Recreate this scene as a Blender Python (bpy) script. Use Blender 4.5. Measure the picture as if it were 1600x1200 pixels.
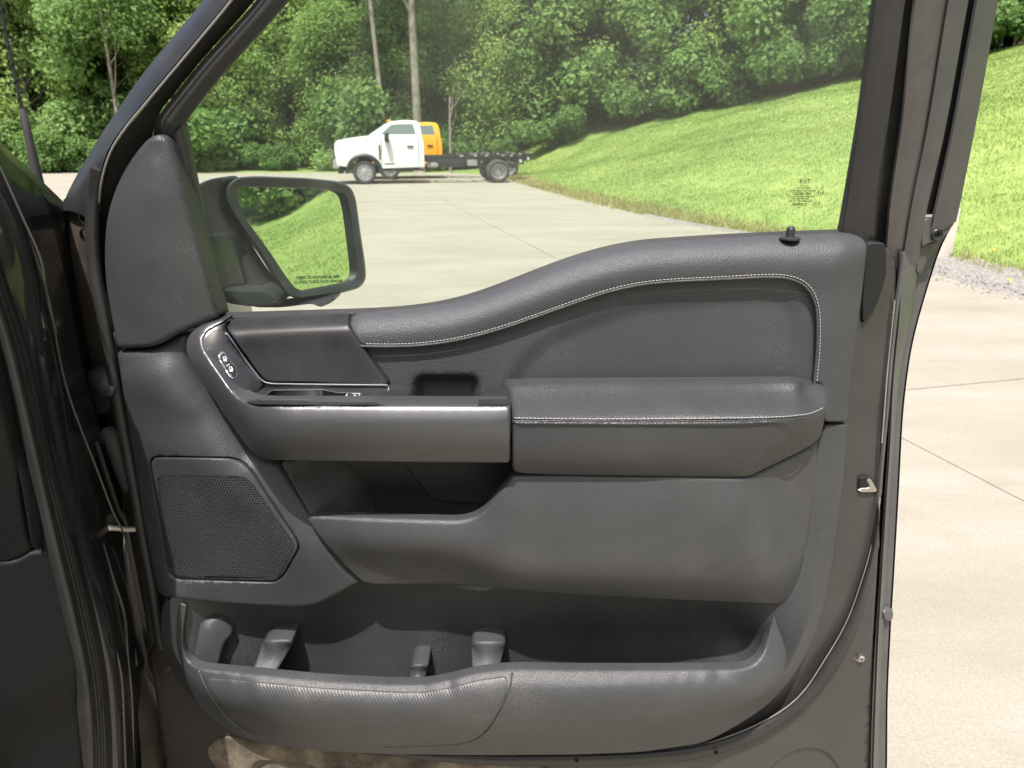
import bpy, bmesh, math, random
import numpy as np
from mathutils import Vector, Matrix, noise as mnoise
from mathutils.geometry import delaunay_2d_cdt

for o in list(bpy.data.objects): bpy.data.objects.remove(o)
random.seed(7); RNG = np.random.default_rng(11)
SC = bpy.context.scene; COL = SC.collection

# ------------------------------------------------------------------ camera
F, D, H = 1120.0, 0.95, 1.52
PITCH = math.atan(385/F)
cam = bpy.data.cameras.new('camera'); co = bpy.data.objects.new('camera', cam); COL.objects.link(co)
cam.sensor_width = 36; cam.lens = F/1600*36; cam.clip_start = 0.02; cam.clip_end = 600
co.location = (0, -D, H); co.rotation_euler = (math.pi/2 - PITCH, 0, 0)
cam.dof.use_dof = True; cam.dof.focus_distance = 1.1; cam.dof.aperture_fstop = 9.0
SC.camera = co
# ------------------------------------------------------------------ sky, sun, exposure
SUN_EL, SUN_AZ = math.radians(64), math.radians(194)      # azimuth measured from +Y towards +X
w = bpy.data.worlds.new('World'); SC.world = w; w.use_nodes = True
nt = w.node_tree; bg = nt.nodes['Background']
sky = nt.nodes.new('ShaderNodeTexSky'); sky.sky_type = 'NISHITA'; sky.sun_disc = False
sky.sun_elevation = SUN_EL; sky.sun_rotation = SUN_AZ; sky.dust_density = 5.0; sky.air_density = .85; sky.ozone_density = 0.8
nt.links.new(sky.outputs[0], bg.inputs[0]); bg.inputs[1].default_value = 0.15
sl = bpy.data.lights.new('sun', 'SUN'); sl.energy = 4.0; sl.angle = math.radians(0.6); sl.color = (1, .972, .925)
so = bpy.data.objects.new('sun', sl); COL.objects.link(so)
sd = Vector((math.sin(SUN_AZ)*math.cos(SUN_EL), math.cos(SUN_AZ)*math.cos(SUN_EL), math.sin(SUN_EL)))
so.rotation_euler = (-sd).to_track_quat('-Z', 'Y').to_euler(); so.location = (10, -10, 20)
vs = SC.view_settings; vs.view_transform = 'Standard'; vs.look = 'None'; vs.gamma = 1; vs.exposure = 0.72; vs.use_curve_mapping = False
SC.cycles.use_denoising = True
SC.cycles.max_bounces = 5; SC.cycles.diffuse_bounces = 3; SC.cycles.glossy_bounces = 3; SC.cycles.transmission_bounces = 3; SC.cycles.transparent_max_bounces = 8

# ------------------------------------------------------------------ materials
MAT = {}
def nd(nt, t, **k):
    n = nt.nodes.new(t)
    for a, b in k.items(): setattr(n, a, b)
    return n
def mat(name, col, rough=.5, metal=0, spec=.5, var=.0, vscale=6, grain=0, gscale=500, dust=None, dustamt=0, dscale=9, rvar=0, scr=0, dlo=.35, dhi=1.5):
    """principled: base colour with slow variation, fine grain relief, and a film of dust"""
    m = bpy.data.materials.new(name); m.use_nodes = True; t = m.node_tree; L = t.links.new
    b = t.nodes['Principled BSDF']; b.inputs['Roughness'].default_value = rough
    b.inputs['Metallic'].default_value = metal; b.inputs['Specular IOR Level'].default_value = spec
    tc = nd(t, 'ShaderNodeTexCoord')
    cs = nd(t, 'ShaderNodeRGB'); cs.outputs[0].default_value = (*col, 1); cur = cs.outputs[0]
    if var:
        n = nd(t, 'ShaderNodeTexNoise'); n.inputs['Scale'].default_value = vscale; n.inputs['Detail'].default_value = 6
        L(tc.outputs['Object'], n.inputs['Vector'])
        mr = nd(t, 'ShaderNodeMapRange'); L(n.outputs[0], mr.inputs[0]); mr.inputs[1].default_value = .3; mr.inputs[2].default_value = .7
        mr.inputs[3].default_value = 1-var; mr.inputs[4].default_value = 1+var
        mx = nd(t, 'ShaderNodeMix', data_type='RGBA', blend_type='MULTIPLY'); mx.inputs[0].default_value = 1
        L(cur, mx.inputs[6]); cb = nd(t, 'ShaderNodeCombineColor')
        for i in range(3): L(mr.outputs[0], cb.inputs[i])
        L(cb.outputs[0], mx.inputs[7]); cur = mx.outputs[2]
    if dust:
        n = nd(t, 'ShaderNodeTexNoise'); n.inputs['Scale'].default_value = dscale; n.inputs['Detail'].default_value = 6; n.inputs['Roughness'].default_value = .68
        L(tc.outputs['Object'], n.inputs['Vector'])
        mr = nd(t, 'ShaderNodeMapRange'); L(n.outputs[0], mr.inputs[0]); mr.inputs[1].default_value = .34; mr.inputs[2].default_value = .72
        mr.inputs[3].default_value = dustamt*dlo; mr.inputs[4].default_value = min(1, dustamt*dhi); fac = mr.outputs[0]
        mx = nd(t, 'ShaderNodeMix', data_type='RGBA'); L(fac, mx.inputs[0]); L(cur, mx.inputs[6]); mx.inputs[7].default_value = (*dust, 1); cur = mx.outputs[2]
        m2 = nd(t, 'ShaderNodeMapRange'); L(fac, m2.inputs[0]); m2.inputs[3].default_value = rough; m2.inputs[4].default_value = .85
        L(m2.outputs[0], b.inputs['Roughness'])
    if scr:      # sparse pale specks of dust and lint
        v = nd(t, 'ShaderNodeTexNoise'); v.inputs['Scale'].default_value = 420; v.inputs['Detail'].default_value = 3
        L(tc.outputs['Object'], v.inputs['Vector'])
        n2 = nd(t, 'ShaderNodeTexNoise'); n2.inputs['Scale'].default_value = 7; n2.inputs['Detail'].default_value = 5; L(tc.outputs['Object'], n2.inputs['Vector'])
        ad = nd(t, 'ShaderNodeMath', operation='ADD'); L(v.outputs[0], ad.inputs[0]); L(n2.outputs[0], ad.inputs[1])
        mr = nd(t, 'ShaderNodeMapRange'); L(ad.outputs[0], mr.inputs[0]); mr.inputs[1].default_value = 1.14; mr.inputs[2].default_value = 1.36; mr.inputs[4].default_value = scr
        mx = nd(t, 'ShaderNodeMix', data_type='RGBA'); L(mr.outputs[0], mx.inputs[0]); L(cur, mx.inputs[6]); mx.inputs[7].default_value = (.32, .3, .27, 1); cur = mx.outputs[2]
        n4 = nd(t, 'ShaderNodeTexNoise'); n4.inputs['Scale'].default_value = 13; n4.inputs['Detail'].default_value = 1.5; L(tc.outputs['Object'], n4.inputs['Vector'])
        s4 = nd(t, 'ShaderNodeMath', operation='SUBTRACT'); L(n4.outputs[0], s4.inputs[0]); s4.inputs[1].default_value = .5; a4 = nd(t, 'ShaderNodeMath', operation='ABSOLUTE'); L(s4.outputs[0], a4.inputs[0])
        c4 = nd(t, 'ShaderNodeMath', operation='LESS_THAN'); L(a4.outputs[0], c4.inputs[0]); c4.inputs[1].default_value = .0014
        n5 = nd(t, 'ShaderNodeTexNoise'); n5.inputs['Scale'].default_value = 21; n5.inputs['Detail'].default_value = 2; L(tc.outputs['Object'], n5.inputs['Vector'])
        c5 = nd(t, 'ShaderNodeMapRange'); L(n5.outputs[0], c5.inputs[0]); c5.inputs[1].default_value = .60; c5.inputs[2].default_value = .68; c5.inputs[4].default_value = min(.3, scr*1.0)
        p5 = nd(t, 'ShaderNodeMath', operation='MULTIPLY'); L(c4.outputs[0], p5.inputs[0]); L(c5.outputs[0], p5.inputs[1])
        mx = nd(t, 'ShaderNodeMix', data_type='RGBA'); L(p5.outputs[0], mx.inputs[0]); L(cur, mx.inputs[6]); mx.inputs[7].default_value = (.30, .29, .28, 1); cur = mx.outputs[2]
    L(cur, b.inputs['Base Color'])
    if grain:
        n = nd(t, 'ShaderNodeTexVoronoi'); n.inputs['Scale'].default_value = gscale; L(tc.outputs['Object'], n.inputs['Vector'])
        bp = nd(t, 'ShaderNodeBump'); bp.inputs['Strength'].default_value = min(1, grain*1.1); bp.inputs['Distance'].default_value = .34/gscale
        L(n.outputs['Distance'], bp.inputs['Height']); L(bp.outputs[0], b.inputs['Normal'])
    MAT[name] = m; return m
def rib_relief(m):
    t = m.node_tree; b = t.nodes['Principled BSDF']; tc = nd(t, 'ShaderNodeTexCoord'); wv = nd(t, 'ShaderNodeTexWave'); wv.wave_type = 'BANDS'; wv.bands_direction = 'DIAGONAL'; wv.inputs['Scale'].default_value = 125
    mp = nd(t, 'ShaderNodeMapping'); mp.inputs['Scale'].default_value = (1, 0, .75); t.links.new(tc.outputs['Object'], mp.inputs[0]); t.links.new(mp.outputs[0], wv.inputs['Vector'])
    bp = nd(t, 'ShaderNodeBump'); bp.inputs['Strength'].default_value = .35; bp.inputs['Distance'].default_value = .0007; t.links.new(wv.outputs['Fac'], bp.inputs['Height']); t.links.new(bp.outputs[0], b.inputs['Normal'])
DUST = (.27, .26, .25)
mat('plastic', (.034, .0362, .0405), .38, grain=.75, gscale=760, dust=DUST, dustamt=.07, dscale=5, scr=.18)
mat('plastic_dark', (.026, .028, .032), .42, grain=.6, gscale=760, dust=DUST, dustamt=.07, dscale=6, scr=.21)
mat('plastic_blue', (.032, .0355, .0415), .40, grain=.7, gscale=760, dust=DUST, dustamt=.04, dscale=5, scr=.10)
mat('soft', (.042, .0435, .050), .48, grain=.9, gscale=620, dust=DUST, dustamt=.05, dscale=4, scr=.09)
mat('leather', (.029, .030, .0345), .36, grain=.8, gscale=560, dust=DUST, dustamt=.05, dscale=5, scr=.09)
m = mat('rubber_pad', (.034, .0355, .0395), .42, dust=DUST, dustamt=.09, dscale=7, scr=.21)
rib_relief(m)
mat('metal_trim', (.088, .0885, .092), .34, metal=.55, grain=.12, gscale=700, var=.06, vscale=3)
mat('gloss_black', (.016, .016, .018), .18, spec=.6, dust=DUST, dustamt=.05, dscale=14)
mat('satin_black', (.012, .012, .014), .38, spec=.28, dust=DUST, dustamt=.06, dscale=12)
mat('black_hole', (.006, .006, .007), .6)
mat('chrome', (.75, .75, .74), .16, metal=1)
mat('steel', (.55, .53, .5), .35, metal=1, dust=DUST, dustamt=.2)
mat('thread', (.40, .39, .365), .8)
mat('paint_dusty', (.016, .0155, .016), .22, spec=.6, dust=(.19, .176, .168), dustamt=.16, dscale=9, dlo=.72, dhi=1.25)
mat('paint_black', (.008, .008, .009), .10, spec=.7, dust=DUST, dustamt=.035, dscale=22)
mat('paint_muddy', (.012, .012, .012), .22, spec=.5, dust=(.20, .165, .125), dustamt=.28, dscale=16)
mat('mud', (.26, .21, .15), .9, var=.6, vscale=26, dust=(.02, .019, .018), dustamt=.85, dscale=17)
mat('rubber', (.013, .013, .014), .48, dust=DUST, dustamt=.05, dscale=18)
mat('cab_trim', (.007, .007, .008), .5, spec=.22, grain=.6, gscale=600)  # the cab roof's shade is put into this darkened base colour
mat('felt_shaded', (.022, .021, .023), .6, dust=DUST, dustamt=.05)  # darker copy of the felt: shade on the front leg painted in
mat('felt', (.024, .023, .024), .75, dust=(.2, .18, .17), dustamt=.10, dscale=14)
mat('jamb_grey', (.058, .057, .059), .36, dust=DUST, dustamt=.15, dscale=12)
mat('jamb_gloss', (.05, .045, .043), .14, spec=.7, dust=DUST, dustamt=.16, dscale=10)
mat('painted_highlight', (.26, .25, .235), .3, spec=.6)  # pale colour standing in for sun highlights on thin edges
mat('mirror_black', (.022, .024, .026), .42, grain=.5, gscale=760, dust=DUST, dustamt=.05, dscale=12)
mat('white_ink', (.75, .75, .75), .5)
mat('dark_ink', (.008, .010, .006), .6)
mat('white_paint', (.66, .67, .67), .2, var=.03)
mat('orange_paint', (.85, .33, .012), .25)
mat('amber', (.85, .35, .02), .3)
mat('tyre', (.028, .028, .028), .8, dust=DUST, dustamt=.1)
mat('rim', (.45, .45, .46), .35, metal=.7)
mat('chassis', (.018, .018, .02), .5)
mat('truck_glass', (.09, .12, .11), .05, spec=.9)
mat('lamp_lens', (.45, .47, .48), .15)
mat('bark', (.17, .145, .115), .9, var=.4, vscale=5, grain=.5, gscale=30)
mat('bark_pale', (.22, .195, .16), .9, var=.35, vscale=4, grain=.5, gscale=30)
mat('stone', (.235, .22, .20), .9, var=.45, vscale=28)
mat('post_concrete', (.52, .49, .43), .9, var=.1, vscale=5)
mat('flower', (.8, .6, .03), .6)
m = mat('mirror_glass', (.72, .77, .72), .0, metal=1); m.node_tree.nodes['Principled BSDF'].inputs['Roughness'].default_value = .004

def glass_mat():
    m = bpy.data.materials.new('window_glass'); m.use_nodes = True; t = m.node_tree; L = t.links.new
    for n in list(t.nodes): t.nodes.remove(n)
    out = nd(t, 'ShaderNodeOutputMaterial'); tr = nd(t, 'ShaderNodeBsdfTransparent'); tr.inputs[0].default_value = (.87, .955, .875, 1)
    gl = nd(t, 'ShaderNodeBsdfGlossy'); gl.inputs['Roughness'].default_value = .01
    fr = nd(t, 'ShaderNodeFresnel'); fr.inputs[0].default_value = 1.5
    mx = nd(t, 'ShaderNodeMixShader'); L(fr.outputs[0], mx.inputs[0]); L(tr.outputs[0], mx.inputs[1]); L(gl.outputs[0], mx.inputs[2]); tl = nd(t, 'ShaderNodeBsdfTranslucent'); tl.inputs[0].default_value = (.75, .78, .7, 1); df = nd(t, 'ShaderNodeBsdfDiffuse'); df.inputs[0].default_value = (.75, .78, .7, 1)
    m1 = nd(t, 'ShaderNodeMixShader'); L(tl.outputs[0], m1.inputs[1]); L(df.outputs[0], m1.inputs[2])
    tc = nd(t, 'ShaderNodeTexCoord'); ns = nd(t, 'ShaderNodeTexNoise'); ns.inputs['Scale'].default_value = 5; ns.inputs['Detail'].default_value = 5; L(tc.outputs['Object'], ns.inputs['Vector'])
    mr = nd(t, 'ShaderNodeMapRange'); mr.inputs[1].default_value = .3; mr.inputs[2].default_value = .7; mr.inputs[3].default_value = .03; mr.inputs[4].default_value = .085; L(ns.outputs[0], mr.inputs[0])
    m2 = nd(t, 'ShaderNodeMixShader'); L(mr.outputs[0], m2.inputs[0]); L(mx.outputs[0], m2.inputs[1]); L(m1.outputs[0], m2.inputs[2]); L(m2.outputs[0], out.inputs[0])
    MAT['window_glass'] = m
glass_mat()
def concrete_mat():
    m = bpy.data.materials.new('concrete'); m.use_nodes = True; t = m.node_tree; L = t.links.new; b = t.nodes['Principled BSDF']; b.inputs['Roughness'].default_value = .85
    tc = nd(t, 'ShaderNodeTexCoord'); mp = nd(t, 'ShaderNodeMapping'); mp.inputs['Rotation'].default_value = (0, 0, -.25); mp.inputs['Scale'].default_value = (.5, 1.8, 1); L(tc.outputs['Object'], mp.inputs[0])
    n1 = nd(t, 'ShaderNodeTexNoise'); n1.inputs['Scale'].default_value = .9; n1.inputs['Detail'].default_value = 8; n1.inputs['Roughness'].default_value = .65; L(mp.outputs[0], n1.inputs['Vector'])
    r = nd(t, 'ShaderNodeValToRGB'); e = r.color_ramp.elements; e[0].position = .33; e[0].color = (.275, .247, .198, 1); e[1].position = .66; e[1].color = (.345, .318, .265, 1); L(n1.outputs[0], r.inputs[0])
    n2 = nd(t, 'ShaderNodeTexNoise'); n2.inputs['Scale'].default_value = 110; n2.inputs['Detail'].default_value = 4; n2.inputs['Roughness'].default_value = .7; L(tc.outputs['Object'], n2.inputs['Vector'])
    r2 = nd(t, 'ShaderNodeMapRange'); r2.inputs[1].default_value = .3; r2.inputs[2].default_value = .7; r2.inputs[3].default_value = .8; r2.inputs[4].default_value = 1.14; L(n2.outputs[0], r2.inputs[0])
    cb = nd(t, 'ShaderNodeCombineColor'); [L(r2.outputs[0], cb.inputs[i]) for i in range(3)]
    mx = nd(t, 'ShaderNodeMix', data_type='RGBA', blend_type='MULTIPLY'); mx.inputs[0].default_value = 1; L(r.outputs[0], mx.inputs[6]); L(cb.outputs[0], mx.inputs[7])
    n3 = nd(t, 'ShaderNodeTexNoise'); n3.inputs['Scale'].default_value = 3.2; n3.inputs['Detail'].default_value = 7; L(tc.outputs['Object'], n3.inputs['Vector'])
    r3 = nd(t, 'ShaderNodeMapRange'); r3.inputs[1].default_value = .56; r3.inputs[2].default_value = .75; r3.inputs[4].default_value = .35; L(n3.outputs[0], r3.inputs[0])
    m3 = nd(t, 'ShaderNodeMix', data_type='RGBA'); L(r3.outputs[0], m3.inputs[0]); L(mx.outputs[2], m3.inputs[6]); m3.inputs[7].default_value = (.23, .20, .155, 1)
    L(m3.outputs[2], b.inputs['Base Color'])
    bp = nd(t, 'ShaderNodeBump'); bp.inputs['Strength'].default_value = .35; bp.inputs['Distance'].default_value = .004; L(n2.outputs[0], bp.inputs['Height']); L(bp.outputs[0], b.inputs['Normal'])
    MAT['concrete'] = m
concrete_mat()
def green_mat(name, c0, c1, c2, scale, trans=.5, rough=.6, objvar=True, wscale=.25):
    m = bpy.data.materials.new(name); m.use_nodes = True; t = m.node_tree; L = t.links.new
    for n in list(t.nodes): t.nodes.remove(n)
    out = nd(t, 'ShaderNodeOutputMaterial'); geo = nd(t, 'ShaderNodeNewGeometry')
    n = nd(t, 'ShaderNodeTexNoise'); n.inputs['Scale'].default_value = scale; n.inputs['Detail'].default_value = 3; L(geo.outputs['Position'], n.inputs['Vector'])
    nb = nd(t, 'ShaderNodeTexNoise'); nb.inputs['Scale'].default_value = wscale; nb.inputs['Detail'].default_value = 3; L(geo.outputs['Position'], nb.inputs['Vector'])
    ad = nd(t, 'ShaderNodeMath', operation='ADD'); L(n.outputs[0], ad.inputs[0]); L(nb.outputs[0], ad.inputs[1])
    cur = ad.outputs[0]
    if objvar:
        oi = nd(t, 'ShaderNodeObjectInfo'); ml = nd(t, 'ShaderNodeMath', operation='MULTIPLY_ADD'); L(oi.outputs['Random'], ml.inputs[0]); ml.inputs[1].default_value = .3; L(cur, ml.inputs[2])
        sb = nd(t, 'ShaderNodeMath', operation='SUBTRACT'); L(ml.outputs[0], sb.inputs[0]); sb.inputs[1].default_value = .15; cur = sb.outputs[0]
    hf = nd(t, 'ShaderNodeMath', operation='MULTIPLY'); L(cur, hf.inputs[0]); hf.inputs[1].default_value = .5
    r = nd(t, 'ShaderNodeValToRGB'); e = r.color_ramp.elements; e[0].position = .34; e[0].color = (*c0, 1); e[1].position = .66; e[1].color = (*c2, 1)
    x = e.new(.5); x.color = (*c1, 1); L(hf.outputs[0], r.inputs[0])
    b = nd(t, 'ShaderNodeBsdfPrincipled'); b.inputs['Roughness'].default_value = rough; b.inputs['Specular IOR Level'].default_value = .25; L(r.outputs[0], b.inputs['Base Color'])
    if trans:
        tl = nd(t, 'ShaderNodeBsdfTranslucent'); L(r.outputs[0], tl.inputs[0]); mx = nd(t, 'ShaderNodeMixShader'); mx.inputs[0].default_value = trans
        L(b.outputs[0], mx.inputs[1]); L(tl.outputs[0], mx.inputs[2]); L(mx.outputs[0], out.inputs[0])
    else: L(b.outputs[0], out.inputs[0])
    MAT[name] = m
green_mat('leaf', (.135, .235, .075), (.205, .34, .105), (.30, .43, .155), 1.6)
green_mat('leaf_light', (.20, .315, .09), (.30, .425, .13), (.41, .51, .19), 1.6)
green_mat('leaf_dark', (.11, .20, .065), (.17, .29, .09), (.245, .36, .12), 1.6)
green_mat('turf', (.14, .21, .055), (.205, .28, .075), (.28, .345, .11), 2.2, trans=0, rough=.9, objvar=False)
green_mat('blade', (.165, .25, .06), (.24, .33, .085), (.35, .41, .15), 3.0, trans=.4, objvar=False)
green_mat('straw', (.28, .26, .09), (.42, .38, .17), (.5, .45, .23), 3.0, trans=.3, objvar=False)

# ------------------------------------------------------------------ helpers
def ray(px, py):
    a, b = px-800, py-600
    return np.array((a, F*math.cos(PITCH)-b*math.sin(PITCH), -F*math.sin(PITCH)-b*math.cos(PITCH)))
def P3(px, py, Y):
    r = ray(px, py); t = (Y+D)/r[1]; return np.array((r[0]*t, Y, H+r[2]*t))
def G(px, py, z=0):
    r = ray(px, py); t = (z-H)/r[2]; return np.array((r[0]*t, -D+r[1]*t, z))
LEAN, ZB, YB = .28, 1.35, .06
def W(px, py, off=0.):          # a point on the leaning plane of the window (offset off along y)
    r = ray(px, py); t = (YB+off+LEAN*(ZB-H)+D)/(r[1]+LEAN*r[2]); return np.array((r[0]*t, -D+r[1]*t, H+r[2]*t))

def setp(o, label=None, cat=None, group=None, kind=None):
    for k, v in (('label', label), ('category', cat), ('group', group), ('kind', kind)):
        if v: o[k] = v
    return o
def empty(name, loc, label=None, cat=None, group=None):
    o = bpy.data.objects.new(name, None); o.location = loc; o.empty_display_size = .2; COL.objects.link(o); return setp(o, label, cat, group)
def mesh_obj(name, verts, faces, m, parent=None, smooth=True, angle=40):
    me = bpy.data.meshes.new(name)
    me.from_pydata([tuple(map(float, v)) for v in verts], [], [tuple(map(int, f)) for f in faces])
    me.materials.append(MAT[m]); me.update()
    bm = bmesh.new(); bm.from_mesh(me); bmesh.ops.recalc_face_normals(bm, faces=bm.faces); bm.to_mesh(me); bm.free()
    if smooth:
        me.polygons.foreach_set('use_smooth', [True]*len(me.polygons)); me.set_sharp_from_angle(angle=math.radians(angle))
    o = bpy.data.objects.new(name, me); COL.objects.link(o)
    if parent: adopt(o, parent)
    return o
def adopt(o, parent):
    o.parent = parent
    if parent.type == 'EMPTY': o.matrix_parent_inverse = Matrix.Translation(-Vector(parent.location))
    return o
def fillet(pts, r=25, n=5, closed=True):
    out = []; N = len(pts)
    for i, p in enumerate(pts):
        rr = p[2] if len(p) > 2 else r
        p1 = np.array(p[:2], float)
        if not closed and i in (0, N-1): out.append(p1); continue
        p0 = np.array(pts[i-1][:2], float); p2 = np.array(pts[(i+1) % N][:2], float)
        a, b = p0-p1, p2-p1; la, lb = np.linalg.norm(a), np.linalg.norm(b)
        if la < 1e-6 or lb < 1e-6: continue
        t = min(rr, .48*la, .48*lb)
        A, B = p1+a/la*t, p1+b/lb*t
        for k in range(n):
            s = k/(n-1); out.append((1-s)**2*A+2*s*(1-s)*p1+s*s*B)
    return out
def resample(pts, step, closed=True):
    pts = np.array(pts); q = np.vstack([pts, pts[:1]]) if closed else pts
    d = np.r_[0, np.cumsum(np.linalg.norm(np.diff(q, axis=0), axis=1))]
    k = np.r_[True, np.diff(d) > 1e-9]; q, d = q[k], d[k]
    n = max(4, int(round(d[-1]/step))); s = np.linspace(0, d[-1], n+1)
    if closed: s = s[:-1]
    return np.stack([np.interp(s, d, q[:, i]) for i in range(q.shape[1])], 1)
def sdf(px, poly, closed=True):
    """distance to the outline, positive inside"""
    A = poly; B = np.roll(poly, -1, 0)
    if not closed: A, B = poly[:-1], poly[1:]
    out = np.empty(len(px)); ins = np.zeros(len(px), bool)
    for s in range(0, len(px), 4000):
        p = px[s:s+4000, None, :]; e = (B-A)[None]; v = p-A[None]
        t = np.clip((v*e).sum(2)/np.maximum((e*e).sum(2), 1e-12), 0, 1)
        out[s:s+4000] = np.sqrt((((v-e*t[..., None])**2).sum(2)).min(1))
        if closed:
            y = p[..., 1]; c = ((A[None, :, 1] <= y) != (B[None, :, 1] <= y))
            xi = A[None, :, 0]+(y-A[None, :, 1])/np.where(np.abs(e[..., 1]) < 1e-12, 1e-12, e[..., 1])*e[..., 0]
            ins[s:s+4000] = ((c & (p[..., 0] < xi)).sum(1) % 2) == 1
    return np.where(ins, out, -out) if closed else out
class Depth:
    """smooth surface y(x, z) through control points given as (px, py, Y)"""
    def __init__(s, ctrl):
        p = np.array([P3(*c) for c in ctrl]); s.x = p[:, [0, 2]]; y = p[:, 1]; n = len(y); s.n = n
        if n == 1: s.c = y[0]; return
        if n < 4: s.c = np.linalg.lstsq(np.c_[np.ones(n), s.x], y, rcond=None)[0]; return
        K = s.k(s.x)+np.eye(n)*2e-4; Q = np.c_[np.ones(n), s.x]
        A = np.block([[K, Q], [Q.T, np.zeros((3, 3))]]); s.c = np.linalg.solve(A, np.r_[y, 0, 0, 0])
    def k(s, q):
        r2 = ((q[:, None]-s.x[None])**2).sum(2); return .5*r2*np.log(r2+1e-12)
    def __call__(s, q):
        q = np.atleast_2d(q)
        if s.n == 1: return np.full(len(q), s.c)
        if s.n < 4: return np.c_[np.ones(len(q)), q]@s.c
        return np.c_[s.k(q), np.ones(len(q)), q]@s.c
    def px(s, px, py):
        r = ray(px, py); a, b = -.35, .6
        f = lambda Y: Y-float(s(np.array([[r[0], r[2]]])*(Y+D)/r[1]+np.array([[0, H]]))[0])
        fa, fb = f(a), f(b)
        for it in range(14):          # Illinois root search along the sight line
            if abs(fb-fa) < 1e-12: break
            c = (a*fb-b*fa)/(fb-fa); fc = f(c)
            if abs(fc) < 2e-6: a = b = c; break
            if fc*fb < 0: a, fa = b, fb
            else: fa *= .5
            b, fb = c, fc
        return P3(px, py, b)
def dl(pts, step=24):
    out = []
    for a, b in zip(pts[:-1], pts[1:]):
        n = max(1, int(math.hypot(b[0]-a[0], b[1]-a[1])/step))
        for k in range(n): t = k/n; out.append(tuple(a[i]+(b[i]-a[i])*t for i in range(3)))
    return out+[pts[-1]]
def sm(t): t = np.clip(t, 0, 1); return t*t*(3-2*t)
def relief(name, outline, ctrl, m, parent, r=.004, thick=.02, res=.009, fr=25, feats=(), holes=(), closed_back=False, step=.005):
    """a moulded piece: outline in picture coordinates carried to its own depth, rounded rim, side wall"""
    dep = ctrl if isinstance(ctrl, Depth) else Depth(ctrl)
    ol = np.array([dep.px(*p)[[0, 2]] for p in resample(fillet(outline, fr), 6)])
    ol = resample(ol, step); n = len(ol)
    pts = [ol]
    def rings(poly, ds, closed=True):
        t = np.roll(poly, -1, 0)-np.roll(poly, 1, 0); nn = np.c_[-t[:, 1], t[:, 0]]; nn /= np.linalg.norm(nn, axis=1)[:, None]+1e-12
        for d in ds: yield poly+nn*d, d
    sgn = 1 if (lambda a: (a[:, 0]*np.roll(a[:, 1], -1)-np.roll(a[:, 0], -1)*a[:, 1]).sum())(ol) > 0 else -1
    extra = []
    for rr, d in rings(ol, [sgn*r*f for f in (.06, .2, .45, .8, 1.15)]):
        q = sdf(rr, ol); extra.append(rr[q > abs(d)*.85])
    fl = []
    for ft in feats:
        kind, pp, dpt, wd = ft; cl = kind == 'recess'
        poly = np.array([dep.px(*p)[[0, 2]] for p in resample(fillet(pp, fr, closed=cl), 6, cl)]); poly = resample(poly, max(.004, min(wd, .008)), cl)
        fl.append((kind, poly, dpt, wd, cl))
        for rr, d in rings(poly, [wd*f for f in ((-1, -.7, -.4, -.15, .15, .4, .7, 1) if cl else (-1, -.5, 0, .5, 1))]): extra.append(rr)
    hl = [resample(np.array([dep.px(*p)[[0, 2]] for p in resample(fillet(h_, fr), 4)]), .004) for h_ in holes]
    lo, hi = ol.min(0), ol.max(0)
    gx, gz = np.meshgrid(np.arange(lo[0], hi[0], res), np.arange(lo[1], hi[1], res)); gx[1::2] += res/2
    extra.append(np.c_[gx.ravel(), gz.ravel()])
    ex = np.vstack(extra); ex = ex[sdf(ex, ol) > .0004]
    key = np.round(ex/.0009).astype(int); _, ix = np.unique(key, axis=0, return_index=True); ex = ex[ix]
    edges = [(i, (i+1) % n) for i in range(n)]; allp = [ol]; k = n
    for h_ in hl:
        ex = ex[np.abs(sdf(ex, h_)) > .0008]; edges += [(k+i, k+(i+1) % len(h_)) for i in range(len(h_))]; allp.append(h_); k += len(h_)
    allp.append(ex); allp = np.vstack(allp)
    V, _, Fc, OV, _, _ = delaunay_2d_cdt([Vector(p) for p in allp], edges, [], 1, 1e-6)
    V = np.array([tuple(v) for v in V])
    d = np.maximum(sdf(V, ol), 0); y = dep(V)
    e = np.clip(r-d, 0, r); y = y+r-np.sqrt(np.maximum(r*r-e*e, 0))
    for kind, poly, dpt, wd, cl in fl:
        s = sdf(V, poly, cl)
        if kind == 'recess': y = y+dpt*sm((s+wd)/(2*wd))
        else: y = y+dpt*(1-sm(s/wd))
    Fc = [f for f in Fc]
    if hl:
        cen = np.array([V[list(f)].mean(0) for f in Fc]); keep = np.ones(len(Fc), bool)
        for h_ in hl: keep &= sdf(cen, h_) < 0
        Fc = [f for f, q in zip(Fc, keep) if q]
    inv = {}
    for i, l in enumerate(OV):
        for q in l: inv[q] = i
    verts = [(a[0], b, a[1]) for a, b in zip(V, y)]
    loop = [inv[i] for i in range(n) if i in inv]; base = len(verts)
    for i in loop: verts.append((verts[i][0], verts[i][1]+thick, verts[i][2]))
    for j in range(len(loop)):
        a, b = j, (j+1) % len(loop); Fc.append((loop[a], loop[b], base+b, base+a))
    if closed_back: Fc.append(tuple(base+j for j in range(len(loop))))
    o = mesh_obj(name, verts, Fc, m, parent)
    return o
def pathpts(pts, fn, step=6, r=40):
    """picture path of (px, py, depth) -> smooth 3-D points; fn places each"""
    q = resample(np.array(fillet([p[:2] for p in pts], r, closed=False)), step, False)
    src = np.array([p[:2] for p in pts], float); dd = np.array([p[2] for p in pts], float)
    L = np.r_[0, np.cumsum(np.linalg.norm(np.diff(src, axis=0), axis=1))]; s = np.r_[0, np.cumsum(np.linalg.norm(np.diff(q, axis=0), axis=1))]
    s = s/s[-1]*L[-1]; y = np.interp(s, L, dd)
    return np.array([fn(a[0], a[1], b) for a, b in zip(q, y)])
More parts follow.
